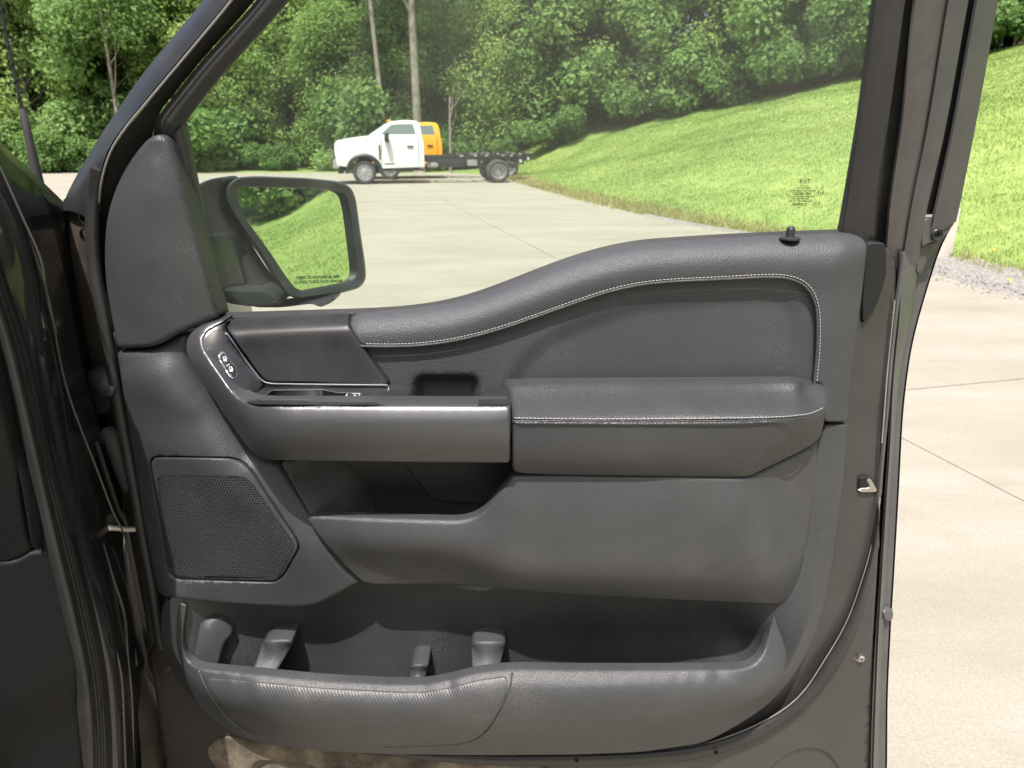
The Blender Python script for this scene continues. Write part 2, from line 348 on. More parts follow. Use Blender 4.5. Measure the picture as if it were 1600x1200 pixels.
def loft(name, curves, m, parent, fn=P3, n=60, sub=1, r=40, thick=0, angle=50):
    C = []
    for c in curves:
        p = c if isinstance(c, np.ndarray) else pathpts(c, fn, 6, r)
        s = np.r_[0, np.cumsum(np.linalg.norm(np.diff(p, axis=0), axis=1))]
        C.append(np.stack([np.interp(np.linspace(0, s[-1], n), s, p[:, i]) for i in range(3)], 1))
    C = np.array(C)
    if sub > 1:
        R = []
        for i in range(len(C)-1):
            p0, p1, p2, p3 = C[max(i-1, 0)], C[i], C[i+1], C[min(i+2, len(C)-1)]
            for k in range(sub):
                t = k/sub; R.append(.5*((2*p1)+(-p0+p2)*t+(2*p0-5*p1+4*p2-p3)*t*t+(-p0+3*p1-3*p2+p3)*t**3))
        R.append(C[-1]); C = np.array(R)
    k = len(C); V = C.reshape(-1, 3); Fc = [(i*n+j, i*n+j+1, (i+1)*n+j+1, (i+1)*n+j) for i in range(k-1) for j in range(n-1)]
    if thick:
        N = len(V); V = np.vstack([V, V+np.array((0, thick, 0))]); rim = [(i*n, (i+1)*n) for i in range(k-1)]+[(i*n+n-1, (i+1)*n+n-1) for i in range(k-1)]+[(j, j+1) for j in range(n-1)]+[((k-1)*n+j, (k-1)*n+j+1) for j in range(n-1)]
        Fc = Fc+[tuple(N+q for q in f[::-1]) for f in Fc]+[(a, b, N+b, N+a) for a, b in rim]
    return mesh_obj(name, V, Fc, m, parent, angle=angle)
def tube_geo(p, r, n=8, V=None, Fc=None, flat=1., cap=True):
    V = [] if V is None else V; Fc = [] if Fc is None else Fc; p = np.array(p, float); N = len(p); b0 = len(V)
    rr = r if hasattr(r, '__len__') else [r]*N
    for i in range(N):
        t = p[min(i+1, N-1)]-p[max(i-1, 0)]; t /= np.linalg.norm(t)+1e-12
        a = np.cross(t, (0, 1, 0) if abs(t[1]) < .9 else (1, 0, 0)); a /= np.linalg.norm(a); b = np.cross(t, a)
        for k in range(n):
            f = 2*math.pi*k/n; V.append(p[i]+rr[i]*(math.cos(f)*a+flat*math.sin(f)*b))
    for i in range(N-1):
        for k in range(n): Fc.append((b0+i*n+k, b0+i*n+(k+1) % n, b0+(i+1)*n+(k+1) % n, b0+(i+1)*n+k))
    if cap: Fc.append(tuple(b0+k for k in range(n))); Fc.append(tuple(b0+(N-1)*n+k for k in range(n)))
    return V, Fc
def tube(name, p, r, m, parent, n=8, flat=1.): return mesh_obj(name, *tube_geo(p, r, n, flat=flat), m, parent)
def box(name, c, s, m, parent, bev=.003, rot=None, seg=2):
    bm = bmesh.new(); bmesh.ops.create_cube(bm, size=1); bmesh.ops.scale(bm, vec=s, verts=bm.verts)
    if bev: bmesh.ops.bevel(bm, geom=bm.edges[:], offset=bev, segments=seg, affect='EDGES', profile=.7)
    if rot is not None: bmesh.ops.rotate(bm, verts=bm.verts, cent=(0, 0, 0), matrix=rot)
    bmesh.ops.translate(bm, vec=c, verts=bm.verts)
    V = [v.co.copy() for v in bm.verts]; bm.verts.index_update(); Fc = [[v.index for v in f.verts] for f in bm.faces]; bm.free()
    return mesh_obj(name, V, Fc, m, parent, angle=35)
def lathe_geo(prof, n=32, axis='y'):
    V, Fc = [], []
    for (rad, h) in prof:
        for k in range(n):
            f = 2*math.pi*k/n; c, s = rad*math.cos(f), rad*math.sin(f); V.append((c, h, s) if axis == 'y' else (c, s, h))
    for i in range(len(prof)-1):
        for k in range(n): Fc.append((i*n+k, i*n+(k+1) % n, (i+1)*n+(k+1) % n, (i+1)*n+k))
    return V, Fc
def bolt(a, b, Y, s=1, m='steel'):
    c = P3(a, b, Y); g1 = lathe_geo([(.0085*s, .001), (.0085*s, -.001), (.0062*s, -.002)], 18); g2 = lathe_geo([(.0056*s, -.002), (.0056*s, -.0058*s), (.0046*s, -.0066*s), (.0024*s, -.0066*s), (.0022*s, -.004*s), (.0001, -.004*s)], 6)
    V, Fc = merge([g1, g2]); return mesh_obj('bolt', [(c[0]+q[0], c[1]+q[1], c[2]+q[2]) for q in V], Fc, m, door, angle=30)
def text_mesh(s, size, align='CENTER', bold=.02):
    c = bpy.data.curves.new('t', 'FONT'); c.body = s; c.size = size; c.align_x = align; c.align_y = 'CENTER'; c.resolution_u = 2; c.offset = size*bold
    o = bpy.data.objects.new('t', c); COL.objects.link(o); bpy.context.view_layer.update()
    me = bpy.data.meshes.new_from_object(o); V = [v.co.copy() for v in me.vertices]; Fc = [tuple(p.vertices) for p in me.polygons]
    bpy.data.objects.remove(o); bpy.data.meshes.remove(me); return V, Fc
def merge(parts):
    V, Fc = [], []
    for v, f in parts: b = len(V); V += [tuple(q) for q in v]; Fc += [tuple(b+i for i in q) for q in f]
    return V, Fc

#@@SETTING
# ================================================================== the place
def hill_edge_d(x, y):      # distance beyond the edge of the paving, positive on the grass
    return sdf(np.c_[x, y], EDGE)
EDGE = np.array([(-70, 33.2), (-14, 33.3), (-8, 33.4), (-3.5, 33.5), (-1.2, 31.5), (-.1, 27.5), (.25, 25), (1.1, 20.9), (2.0, 16.8), (2.75, 14.2), (3.45, 12.2), (4.4, 10.2), (5.0, 8.6), (5.05, 7.0), (5.25, 5.4), (5.3, 2), (5.0, -2), (4.2, -6), (2.0, -10), (-3, -13), (-12, -15), (-70, -16), (-70, -160), (160, -160), (160, 160), (-70, 160)])
def terrain_h(x, y):
    d = hill_edge_d(x, y); d = np.maximum(d, 0)
    side = sm((x+3)/7)                                            # the bank rises on the right, the left stays flat
    h = .30*np.maximum(0, np.sqrt(d*d+.5)-.72)*(.52+.48*sm((y+1)/5))
    h = np.where(h > 4.2, 4.2+(h-4.2)*.25, h)
    back = sm((-y-4)/6)*sm((6-x)/8)
    und = .08*np.sin(x*.7+1)*np.sin(y*.55)+.05*np.sin(x*1.7)*np.cos(y*1.3+2)
    return (h*(side*(1-back)+.45*back)+und*np.clip(d*.4, 0, 1)*side)+.02*np.clip(d*3, 0, 1)
xs = np.unique(np.r_[np.linspace(-70, -6, 30), np.arange(-6, 20, .35), np.linspace(20, 150, 30)])
ys = np.unique(np.r_[np.linspace(-150, -20, 25), np.arange(-20, 40, .4), np.linspace(40, 150, 25)])
gx, gy = np.meshgrid(xs, ys); hz = terrain_h(gx.ravel(), gy.ravel()); inside = hill_edge_d(gx.ravel(), gy.ravel()) > -.05
hz = np.where(inside, hz, -.03); nx, ny = len(xs), len(ys)
setp(mesh_obj('grass_hillside', np.c_[gx.ravel(), gy.ravel(), hz], [(j*nx+i, j*nx+i+1, (j+1)*nx+i+1, (j+1)*nx+i) for j in range(ny-1) for i in range(nx-1)], 'turf'), kind='structure')
# paving: slabs with open joints over a dark bed
ROT = math.radians(14); cu, su = math.cos(ROT), math.sin(ROT)
bed = setp(mesh_obj('driveway', [(-69, -15.5, -.012), (5.4, -15.5, -.012), (5.4, 33.3, -.012), (-69, 33.3, -.012)], [(0, 1, 2, 3)], 'stone'), kind='structure')
EB = [Vector(p) for p in EDGE[:22]]
U0, V0, SU, SV = 2.65, 2.65, 5.4, 7.6
for i in range(-9, 3):
    for j in range(-4, 5):
        g = .006; u0, u1, v0, v1 = U0+i*SU+g, U0+(i+1)*SU-g, V0+j*SV+g, V0+(j+1)*SV-g
        n = 24; ring = [(u0+(u1-u0)*k/n, v0) for k in range(n)]+[(u1, v0+(v1-v0)*k/n) for k in range(n)]+[(u1-(u1-u0)*k/n, v1) for k in range(n)]+[(u0, v1-(v1-v0)*k/n) for k in range(n)]
        q = [(u*cu-v*su, u*su+v*cu) for u, v in ring]
        cx, cy = sum(p[0] for p in q)/len(q), sum(p[1] for p in q)/len(q)
        if cx < -40 or cx > 9 or cy > 36 or cy < -18: continue
        dz = random.uniform(-.0015, .0015)
        pts = np.array(q); dd = hill_edge_d(pts[:, 0], pts[:, 1])
        if (dd > 0).all(): continue
        N = len(q)
        V = [(x, y, dz) for x, y in q]+[(x, y, dz-.03) for x, y in q]
        o = mesh_obj('slab', V, [tuple(range(N))]+[(a, (a+1) % N, N+(a+1) % N, N+a) for a in range(N)], 'concrete', bed, angle=30)
# grass blades, rough straw at the edge, gravel
def blades(name, x, y, hgt, wid, m, label, cat):
    z = terrain_h(x, y); n = len(x); a = RNG.uniform(0, 6.28, n); lean = RNG.normal(0, .35, (n, 2))*hgt[:, None]
    dx, dy = np.cos(a)*wid, np.sin(a)*wid
    V = np.stack([np.c_[x-dx, y-dy, z-.01], np.c_[x+dx, y+dy, z-.01], np.c_[x+lean[:, 0], y+lean[:, 1], z+hgt]], 1).reshape(-1, 3)
    me = bpy.data.meshes.new(name); me.vertices.add(3*n); me.vertices.foreach_set('co', V.ravel()); me.loops.add(3*n); me.loops.foreach_set('vertex_index', np.arange(3*n))
    me.polygons.add(n); me.polygons.foreach_set('loop_start', np.arange(n)*3); me.polygons.foreach_set('loop_total', np.full(n, 3)); me.materials.append(MAT[m]); me.update(); me.validate()
    o = bpy.data.objects.new(name, me); COL.objects.link(o); return setp(o, label, cat, kind='stuff')
x = RNG.uniform(-1, 17, 420000); y = RNG.uniform(-9, 34, 420000); d = hill_edge_d(x, y)
k = (d > np.where((y < 9.6) & (y > 3), .5, .12)) & (d < 15) & ((y > 4) | (RNG.random(len(x)) < .6)) & (RNG.random(len(x)) < np.clip(1.15-np.hypot(x, y)/60, .3, 1)); x, y = x[k], y[k]
dist = np.hypot(x, y); blades('grass', x, y, RNG.uniform(.02, .05, len(x)), .004+dist*.0004, 'blade', 'short mown bright green grass covering the bank on the right', 'grass')
e = resample(EDGE[4:19], .01, False); k = RNG.integers(0, len(e), 26000); x = e[k, 0]+RNG.normal(.25, .25, len(k)); y = e[k, 1]+RNG.normal(.05, .2, len(k)); d = hill_edge_d(x, y)
q = (d > np.where((y < 9.6) & (y > 3), .42, .0)) & (d < .8); x, y = x[q], y[q]
blades('dry_grass', x, y, RNG.uniform(.04, .12, len(x)), .006+np.hypot(x, y)*.0005, 'straw', 'dry straw coloured grass fringing the edge of the concrete', 'grass')
V, Fc = [], []
ico = [(0, 0, 1), (.9, 0, .1), (0, .9, -.1), (-.9, 0, .1), (0, -.9, -.05), (0, 0, -.6)]
e = resample(EDGE[4:19], .01, False)
for _ in range(11000):
    p = e[random.randrange(len(e))]; yy = p[1]; spread = .42 if 4 < yy < 9.5 else .2
    px_, py_ = p[0]+random.gauss(.12, spread), p[1]+random.gauss(0, spread*.6)
    dd = float(hill_edge_d(np.array([px_]), np.array([py_]))[0])
    if dd < -.28 or dd > (.75 if yy < 9.6 else .3) or (yy > 10 and random.random() < .8): continue
    s = random.uniform(.007, .022); z = float(terrain_h(np.array([px_]), np.array([py_]))[0])+(.025 if dd > 0 else .004); a = random.uniform(0, 6.28); b = len(V)
    for v in ico: V.append((px_+s*(v[0]*math.cos(a)-v[1]*math.sin(a)), py_+s*(v[0]*math.sin(a)+v[1]*math.cos(a)), z+s*.7*v[2]))
    Fc += [(b+i, b+j, b+k) for i, j, k in ((0, 1, 2), (0, 2, 3), (0, 3, 4), (0, 4, 1), (5, 2, 1), (5, 3, 2), (5, 4, 3), (5, 1, 4))]
eb = resample(EDGE[9:17], .12, False); tb = np.gradient(eb, axis=0); tb /= np.linalg.norm(tb, axis=1)[:, None]; nb_ = np.c_[tb[:, 1], -tb[:, 0]]*-1
b0 = len(V); M_ = 7
for i, (p, q) in enumerate(zip(eb, nb_)):
    wd = .62*min(1, i/8, (len(eb)-1-i)/8)*random.uniform(.75, 1.1) if 3 < p[1] < 10 else .05
    for j in range(M_):
        o_ = -.10+(wd+.10)*j/(M_-1); xx, yy = p[0]+q[0]*o_, p[1]+q[1]*o_; V.append((xx, yy, -.006 if j == 0 else max(.006, float(terrain_h(np.array([xx]), np.array([yy]))[0])+.028*min(1, j/3))))
Fc += [(b0+i*M_+j, b0+i*M_+j+1, b0+(i+1)*M_+j+1, b0+(i+1)*M_+j) for i in range(len(eb)-1) for j in range(M_-1)]
setp(mesh_obj('gravel', V, Fc, 'stone', smooth=False), 'pale loose gravel spilled along the edge of the grass', 'gravel', kind='stuff')
# concrete post half hidden behind the door's edge
pc = G(1466, 412); o = box('concrete_post', (pc[0], pc[1]+.1, .34), (.27, .27, .7), 'post_concrete', None, bev=.02)
setp(o, 'pale square concrete post at the grass edge beside the door', 'post')
for k, (px_, py_) in enumerate(((1552, 387), (1581, 414), (1560, 372))):
    c = G(px_, py_, 0.25); c[2] = float(terrain_h(c[:1], c[1:2])[0]); V, Fc = tube_geo([c, c+(0.01, 0, .07)], .003, 5)
    f = mesh_obj('dandelion', V, Fc, 'blade'); setp(f, ('yellow dandelion in the grass nearest the open door', 'yellow dandelion lowest in the grass by the gravel', 'yellow dandelion farthest up the grass right of the door')[k], 'flower', 'dandelions in the grass')
    vv, ff = lathe_geo([(.001, .012), (.016, .010), (.022, .003), (.012, -.004)], 10, 'z'); mesh_obj('flower_head', [(c[0]+.01+a, c[1]+b, c[2]+.075+z) for a, b, z in vv], ff, 'flower', f)

# ------------------------------------------------------------------ trees
def leaf_mesh(name, centers, radii, nleaf, size, m, squash=.8):
    cs = np.array(centers); rs = np.array(radii); pr = rs**2/np.sum(rs**2); ci = RNG.choice(len(cs), nleaf, p=pr)
    v = RNG.normal(0, 1, (nleaf, 3)); v /= np.linalg.norm(v, axis=1)[:, None]; rad = RNG.random(nleaf)**.45
    c = cs[ci]+v*(rs[ci]*rad)[:, None]*np.array((1, 1, squash))
    s = size*RNG.uniform(.6, 1.35, nleaf)[:, None]
    nrm = v*.6+np.array((0, 0, .55))+RNG.normal(0, .55, (nleaf, 3)); nrm /= np.linalg.norm(nrm, axis=1)[:, None]
    a = np.cross(nrm, RNG.normal(0, 1, (nleaf, 3))); a /= np.linalg.norm(a, axis=1)[:, None]; b = np.cross(nrm, a)
    V = np.stack([c-a*s*.62, c+b*s*.36-nrm*s*.08, c+a*s*.62, c-b*s*.36-nrm*s*.08], 1).reshape(-1, 3)
    me = bpy.data.meshes.new(name); n = nleaf; me.vertices.add(4*n); me.vertices.foreach_set('co', V.ravel()); me.loops.add(4*n); me.loops.foreach_set('vertex_index', np.arange(4*n))
    me.polygons.add(n); me.polygons.foreach_set('loop_start', np.arange(n)*4); me.polygons.foreach_set('loop_total', np.full(n, 4)); me.materials.append(MAT[m]); me.update(); me.validate(); return me
def wood_mesh(name, h, r, limbs, m, bend=.15, top=.35):
    V, Fc = [], []; ph = random.uniform(0, 6); n = 12
    pth = [np.array((bend*math.sin(i/n*2.5+ph)-bend*math.sin(ph), bend*.7*math.cos(i/n*2+ph)-bend*.7*math.cos(ph), h*i/n-.2)) for i in range(n+1)]
    tube_geo(pth, [r*(1-(1-top)*i/n)*(1.35 if i == 0 else 1) for i in range(n+1)], 8, V, Fc)
    for (f, ln, up) in limbs:
        i = f*n; a = random.uniform(0, 6.28); p = pth[int(i)]; L = []
        for k in range(5): t = k/4; L.append(p+np.array((math.cos(a)*ln*t, math.sin(a)*ln*t, up*ln*t*(1+.4*t)))+np.array((random.gauss(0, .06), random.gauss(0, .06), 0))*ln*t)
        tube_geo(L, [r*.38*(1-.8*k/4) for k in range(5)], 5, V, Fc)
    me = bpy.data.meshes.new(name); me.from_pydata([tuple(v) for v in V], [], Fc); me.materials.append(MAT[m]); me.update()
    me.polygons.foreach_set('use_smooth', [True]*len(me.polygons)); return me
def crown(h0, h1, wid, ncl):
    C, R = [], []
    for _ in range(ncl):
        t = random.random(); z = h0+(h1-h0)*t; env = wid*(.74+.26*math.sin(math.pi*min(1, t*.9+.12)))*(1 if t < .7 else 1-(t-.7)*1.9)
        a = random.uniform(0, 6.28); q = env*math.sqrt(random.uniform(.12, 1)); C.append((q*math.cos(a), q*math.sin(a), z)); R.append(random.uniform(.6, 1.5))
    return C, R
PROTO = []
for k in range(6):
    mt = ('leaf', 'leaf_light', 'leaf', 'leaf_dark', 'leaf_light', 'leaf')[k]; h = (12.5, 11, 14, 13, 9.5, 12)[k]
    C, R = crown(.5+.3*(k % 3), h, (2.7, 2.5, 2.9, 2.6, 2.4, 3.0)[k], 88)
    PROTO.append((leaf_mesh('crown', C, R, 27000, (.18, .16, .20, .17, .155, .21)[k], mt), wood_mesh('trunk', h*.8, .16+.02*(k % 3), [(.3+.06*i, 1.9, .7) for i in range(8)], 'bark')))
BUSH = []
for k in range(4):
    C, R = [], []
    for _ in range(16):
        a = random.uniform(0, 6.28); q = 1.1*math.sqrt(random.random()); C.append((q*math.cos(a), q*math.sin(a), random.uniform(.25, 1.5))); R.append(random.uniform(.35, .7))
    BUSH.append((leaf_mesh('foliage', C, R, 6500, .12, ('leaf', 'leaf_light', 'leaf_dark', 'leaf')[k]), wood_mesh('stem', 1.3, .03, [(.3, .7, .8), (.45, .6, .9), (.5, .7, .6)], 'bark')))
def plant(name, protos, k, x, y, s, label, cat, group, names):
    z = float(terrain_h(np.array([x]), np.array([y]))[0]); r = empty(name, (x, y, z), label, cat, group); r.scale = (s, s, s*random.uniform(.92, 1.12)); r.rotation_euler = (0, 0, random.uniform(0, 6.28))
    for nm, me in zip(names, protos[k]): o = bpy.data.objects.new(nm, me); COL.objects.link(o); o.parent = r
    return r
LINE = [(-40, 33.5), (-30, 34), (-20, 35), (-10, 35.8), (-3, 36.2), (2, 36), (6, 35), (10.3, 31.5), (14, 27), (18, 22), (20.5, 17), (21.5, 11), (21, 5), (20, -2), (18.5, -8), (16, -14), (10, -20), (0, -24), (-12, -26)]
line = resample(np.array(LINE, float), .25, False); tang = np.gradient(line, axis=0); nrm = np.c_[-tang[:, 1], tang[:, 0]]; nrm /= np.linalg.norm(nrm, axis=1)[:, None]
NK = ['mid green', 'light yellow green', 'mid green', 'dark green', 'light yellow green', 'mid green']
IVIS = int(np.argmin(np.abs(line[:, 1]-14)+(line[:, 0] < 15)*99))
def place(x, y):
    if y < 13: return 'on the bank reflected in the door mirror'
    px = 800+F*x/((y+D)*math.cos(PITCH))
    for lim, t in ((120, 'at the far left by the radio aerial'), (285, 'left of the door frame'), (520, 'left of the white truck'), (690, 'behind the white truck cab'), (850, 'behind the bare truck frame'), (1120, 'where the bank meets the yard'), (1400, 'on top of the grass bank')):
        if px < lim: return t
    return 'right of the open door'
def row(rank, off, stepm, jit, ks, s0, s1, i1):
    i = 0
    while i < i1:
        p = line[i]+nrm[i]*(off+random.uniform(-jit, jit)); k = random.choice(ks)
        plant('leafy_tree', PROTO, k, p[0], p[1], random.uniform(s0, s1), NK[k]+' tree, '+rank+' row, '+place(*p), 'tree', 'trees of the wood round the yard', ('crown', 'trunk'))
        i += int(stepm*random.uniform(.8, 1.2)/.25)
row('front', 1.3, 3.7, .8, [0, 1, 2, 4, 5, 1, 4], .72, 1.0, len(line))
row('second', 4.4, 3.6, 1.0, [0, 2, 3, 5, 1], .9, 1.15, IVIS+40)
row('rear', 8.5, 3.8, 1.5, [3, 0, 2], 1.1, 1.35, IVIS)
BL = ['mid green', 'pale green', 'dark green', 'mid green']
i = 0
while i < len(line)-60:
    p = line[i]+nrm[i]*random.uniform(-1.4, .3); k = random.randrange(4)
    plant('bush', BUSH, k, p[0], p[1], random.uniform(.6, 1.9), BL[k]+' bush under the trees '+place(*p), 'bush', 'bushes along the edge of the wood', ('foliage', 'stem'))
    i += int(random.uniform(1.0, 3.6)/.25)
def bare(px0, px1, py1, Y, h, r, label, lean):
    p = P3(px0, 262, Y); base = (p[0], Y, float(terrain_h(p[:1], np.array([Y]))[0])); e_ = empty('bare_trunked_tree', base, label, 'tree', 'pale trunks in front of the wood')
    me = wood_mesh('trunk', h, r, [(.55, 1.1, 1.5), (.7, 1.0, 1.2), (.85, 1.2, 1.0)], 'bark_pale', .12, .45)
    o = bpy.data.objects.new('trunk', me); COL.objects.link(o); o.parent = e_; o.rotation_euler = (0, lean, 0)
    if h > 6:
        C, R = crown(h*.82, h*1.25, 2.0, 26); c = bpy.data.objects.new('crown', leaf_mesh('crown', C, R, 5000, .17, 'leaf')); COL.objects.link(c); c.parent = e_; c.location = (h*math.sin(lean)*.9, 0, 0)
bare(607, 588, 0, 33.2, 12.5, .13, 'slim pale bare trunk rising behind the white truck windscreen', -.035)
bare(655, 636, 0, 33.4, 13.5, .22, 'thick pale bare trunk rising behind the white truck cab', -.02)
bare(704, 716, 170, 33.0, 3.4, .075, 'short crooked dead trunk behind the chassis of the white truck', .09)
bare(196, 188, 120, 33.0, 7.0, .10, 'pale slender trunk in the wood beside the radio aerial', -.03)

#@@TRUCKS
# ================================================================== the chassis-cab trucks parked across the yard
def chassis_cab(origin, yaw, paint, label, group, amber=True):
    root = empty('chassis_cab_truck', origin, label, 'truck', group); root.rotation_euler = (0, 0, yaw)
    def add(name, V, Fc, m, par=None, ang=35):
        o = mesh_obj(name, V, Fc, m, None, angle=ang); o.parent = par or root; return o
    def prism(name, prof, y0, y1, m, par=None, bev=.0, taper=None):
        bm = bmesh.new(); fr = [bm.verts.new((u, y0, z)) for u, z in prof]; bk = [bm.verts.new((u, y1, z)) for u, z in prof]
        bm.faces.new(fr); bm.faces.new(bk[::-1]); N = len(prof)
        for i in range(N): bm.faces.new((fr[i-1], fr[i], bk[i], bk[i-1]))
        bmesh.ops.recalc_face_normals(bm, faces=bm.faces)
        if bev: bmesh.ops.bevel(bm, geom=[e for e in bm.edges if e.calc_face_angle(0) > .5], offset=bev, segments=2, affect='EDGES', profile=.7, clamp_overlap=True)
        if taper:
            for v in bm.verts:
                if v.co.z > taper[0]: v.co.y *= 1-(v.co.z-taper[0])*taper[1]
        bmesh.ops.triangulate(bm, faces=[f for f in bm.faces if len(f.verts) > 4])
        V = [v.co.copy() for v in bm.verts]; bm.verts.index_update(); Fc = [[v.index for v in f.verts] for f in bm.faces]; bm.free(); return add(name, V, Fc, m, par)
    HW = .99
    arch = [(.53*math.cos(a), .40+.53*math.sin(a)) for a in np.linspace(math.pi*1.0, 0, 15)]
    lower = [(-.90, .62), (-.95, 1.02), (-.93, 1.34), (-.84, 1.43), (-.4, 1.51), (.2, 1.585), (.34, 1.62), (1.98, 1.62), (2.04, 1.3), (2.05, .56), (.62, .52)]+[(u, z) for u, z in arch[::-1]][:1]+arch[::-1][1:]+[(-.56, .58)]
    body = prism('body', lower, -HW, HW, paint, bev=.035, taper=(1.2, .22))
    tp = (1.55, .42)
    upper = [(.22, 1.6), (.82, 1.97), (1.0, 2.05), (1.5, 2.085), (1.85, 2.06), (1.95, 1.95), (2.0, 1.6)]
    prism('cab_roof', upper, -.905, .905, paint, bev=.03, taper=tp)
    def side_panel(name, pts, m, par, y=.905, off=.004, z0=1.55, k=.42):
        for s in (-1, 1):
            V = [];
            for dq in (off, -.02):
                for u, z in pts: yy = y*(1-(z-z0)*k) if z > z0 else y; V.append((u, s*(yy+dq), z))
            N = len(pts); add(name, V, [tuple(range(N)), tuple(range(2*N-1, N-1, -1))]+[(i, (i+1) % N, N+(i+1) % N, N+i) for i in range(N)], m, par)
    side_panel('door_window', [(.62, 1.62), (.80, 1.79), (.98, 1.93), (1.15, 1.955), (1.72, 1.965), (1.80, 1.62)], 'truck_glass', body, off=.006)
    ws = [(.26, -.80, 1.635), (.26, .80, 1.635), (.80, .70, 1.968), (.80, -.70, 1.968)]
    add('windscreen', [(u-.02, y, z+.012) for u, y, z in ws]+[(u+.05, y, z-.05) for u, y, z in ws], [(0, 1, 2, 3), (4, 5, 6, 7), (0, 1, 5, 4), (1, 2, 6, 5), (2, 3, 7, 6), (3, 0, 4, 7)], 'truck_glass')
    add('rear_window', [(2.012, -.6, 1.66), (2.012, .6, 1.66), (1.97, .52, 1.93), (1.97, -.52, 1.93)], [(0, 1, 2, 3)], 'truck_glass')
    for s in (-1, 1):      # flare, vent, handle, mirror, door gaps, lamps
        V, Fc = [], []
        for a in np.linspace(math.pi*1.02, -.06, 22):
            for rr, yy in ((.50, HW-.05), (.50, HW+.045), (.56, HW+.055), (.61, HW+.02), (.61, HW-.02)): V.append((rr*math.cos(a)*1.02, s*yy, .40+rr*math.sin(a)))
        for i in range(21):
            for j in range(4): Fc.append((i*5+j, i*5+j+1, (i+1)*5+j+1, (i+1)*5+j))
        add('wheel_arch_flare', V, Fc, 'chassis')
        def bx(name, c, sz, m, bev=.01, par=None): o = box(name, c, sz, m, None, bev=bev); o.parent = par or root; return o
        bx('fender_vent', (.54, s*(HW+.001), 1.05), (.05, .02, .5), 'chassis')
        bx('door_handle', (1.58, s*(HW+.012), 1.24), (.22, .035, .045), 'chassis')
        bx('badge', (.86, s*(HW+.001), .67), (.34, .008, .035), 'chassis', .002)
        mr = bx('side_mirror', (.80, s*(HW+.16), 1.52), (.14, .26, .30), 'chassis', .03); bx('mirror_arm', (.76, s*(HW-.01), 1.50), (.08, .16, .1), 'chassis', .01, mr)
        for (u, z0, z1) in ((.60, .62, 1.55), (1.86, .62, 1.60)): bx('door_gap', (u, s*(HW-.002), (z0+z1)/2), (.012, .012, z1-z0), 'black_hole', 0)
        bx('headlight', (-.87, s*.80, 1.12), (.16, .34, .34), 'lamp_lens', .03)
        bx('running_board_bracket', (1.3, s*.9, .47), (1.5, .08, .07), 'chassis')
    b_ = lambda name, c, sz, m, bev=.02: setattr(box(name, c, sz, m, None, bev=bev), 'parent', root)
    b_('bumper', (-.93, 0, .68), (.2, 1.96, .27), 'rim'); b_('air_dam', (-.80, 0, .46), (.16, 1.7, .2), 'chassis'); b_('grille', (-.955, 0, 1.08), (.08, 1.22, .42), 'chassis')
    b_('cowl', (.22, 0, 1.585), (.2, 1.5, .05), 'chassis')
    if amber:
        for y in (-.5, -.25, 0, .25, .5): b_('marker_lamp', (.93, y, 2.075), (.12, .10, .05), 'amber', .015)
    for s in (-1, 1): b_('frame_rail', (2.7, s*.43, .83), (5.8, .08, .20), 'chassis', .01)
    for u in (2.4, 3.2, 3.8, 4.3, 5.0, 5.5): b_('cross_member', (u, 0, .83), (.09, .8, .14), 'chassis', .01)
    b_('fuel_tank', (3.0, -.55, .66), (1.0, .3, .26), 'chassis', .05); b_('exhaust_box', (2.7, .60, .62), (.9, .3, .26), 'steel', .08); b_('battery_tray', (3.75, -.62, .68), (.35, .22, .2), 'rim', .02)
    b_('air_tank', (2.42, -.62, .62), (.28, .18, .15), 'steel', .07)
    b_('front_axle', (0, 0, .40), (.12, 1.7, .12), 'chassis', .04); b_('rear_axle', (4.65, 0, .40), (.2, 1.5, .2), 'chassis', .08); b_('differential', (4.65, 0, .40), (.4, .42, .4), 'chassis', .15)
    for s in (-1, 1):
        b_('leaf_spring', (4.65, s*.52, .56), (1.4, .09, .1), 'chassis', .02); b_('tail_bracket', (5.5, s*.5, .80), (.28, .2, .24), 'chassis', .03); b_('tail_lamp', (5.5, s*.66, .72), (.10, .1, .12), 'lamp_lens', .03)
        for u in (3.4, 3.9, 4.3, 4.9, 5.2): b_('hose_clip', (u, s*.50, .90+.02*(u % 1)), (.12, .06, .08), 'rim' if u < 4 else 'steel', .02)
    def wheel(u, y, s, dish, w=.235):
        R = .395
        e_ = mesh_obj('wheel', *lathe_geo([(.14, dish*.3), (.145, dish), (.06, dish+.015), (.055, dish+.06), (.001, dish+.065)], 20), 'rim', None); e_.parent = root; e_.location = (u, y, R); e_.rotation_euler = (0, 0, 0 if s > 0 else math.pi)
        t = add('tyre', *lathe_geo([(.245, -w/2+.02), (.27, -w/2), (.34, -w/2-.005), (.385, -w/2+.03), (R, -w/2+.06), (R, w/2-.06), (.385, w/2-.03), (.34, w/2+.005), (.27, w/2), (.245, w/2-.02)], 36), 'tyre', e_)
        add('rim', *lathe_geo([(.262, w/2-.005), (.245, w/2-.005), (.232, w/2-.03), (.225, dish+.01), (.19, dish+.012), (.14, dish)], 36), 'rim', e_)
        holes = [];
        for k in range(8):
            f = k*math.pi/4; holes.append(([(.19*math.cos(f)+.02*math.cos(g), dish+.0155, .19*math.sin(f)+.02*math.sin(g)) for g in np.linspace(0, 6.28, 9)[:-1]], [tuple(range(8))]))
        add('hand_hole', *merge(holes), 'black_hole', e_)
    for s in (-1, 1):
        wheel(0, s*.86, s, .08)
        wheel(4.65, s*.92, s, -.05); wheel(4.65, s*.64, s, .05)
    return root
fw = G(571, 288); rw = G(781, 285.5); yaw = math.atan2(rw[1]-fw[1], rw[0]-fw[0])
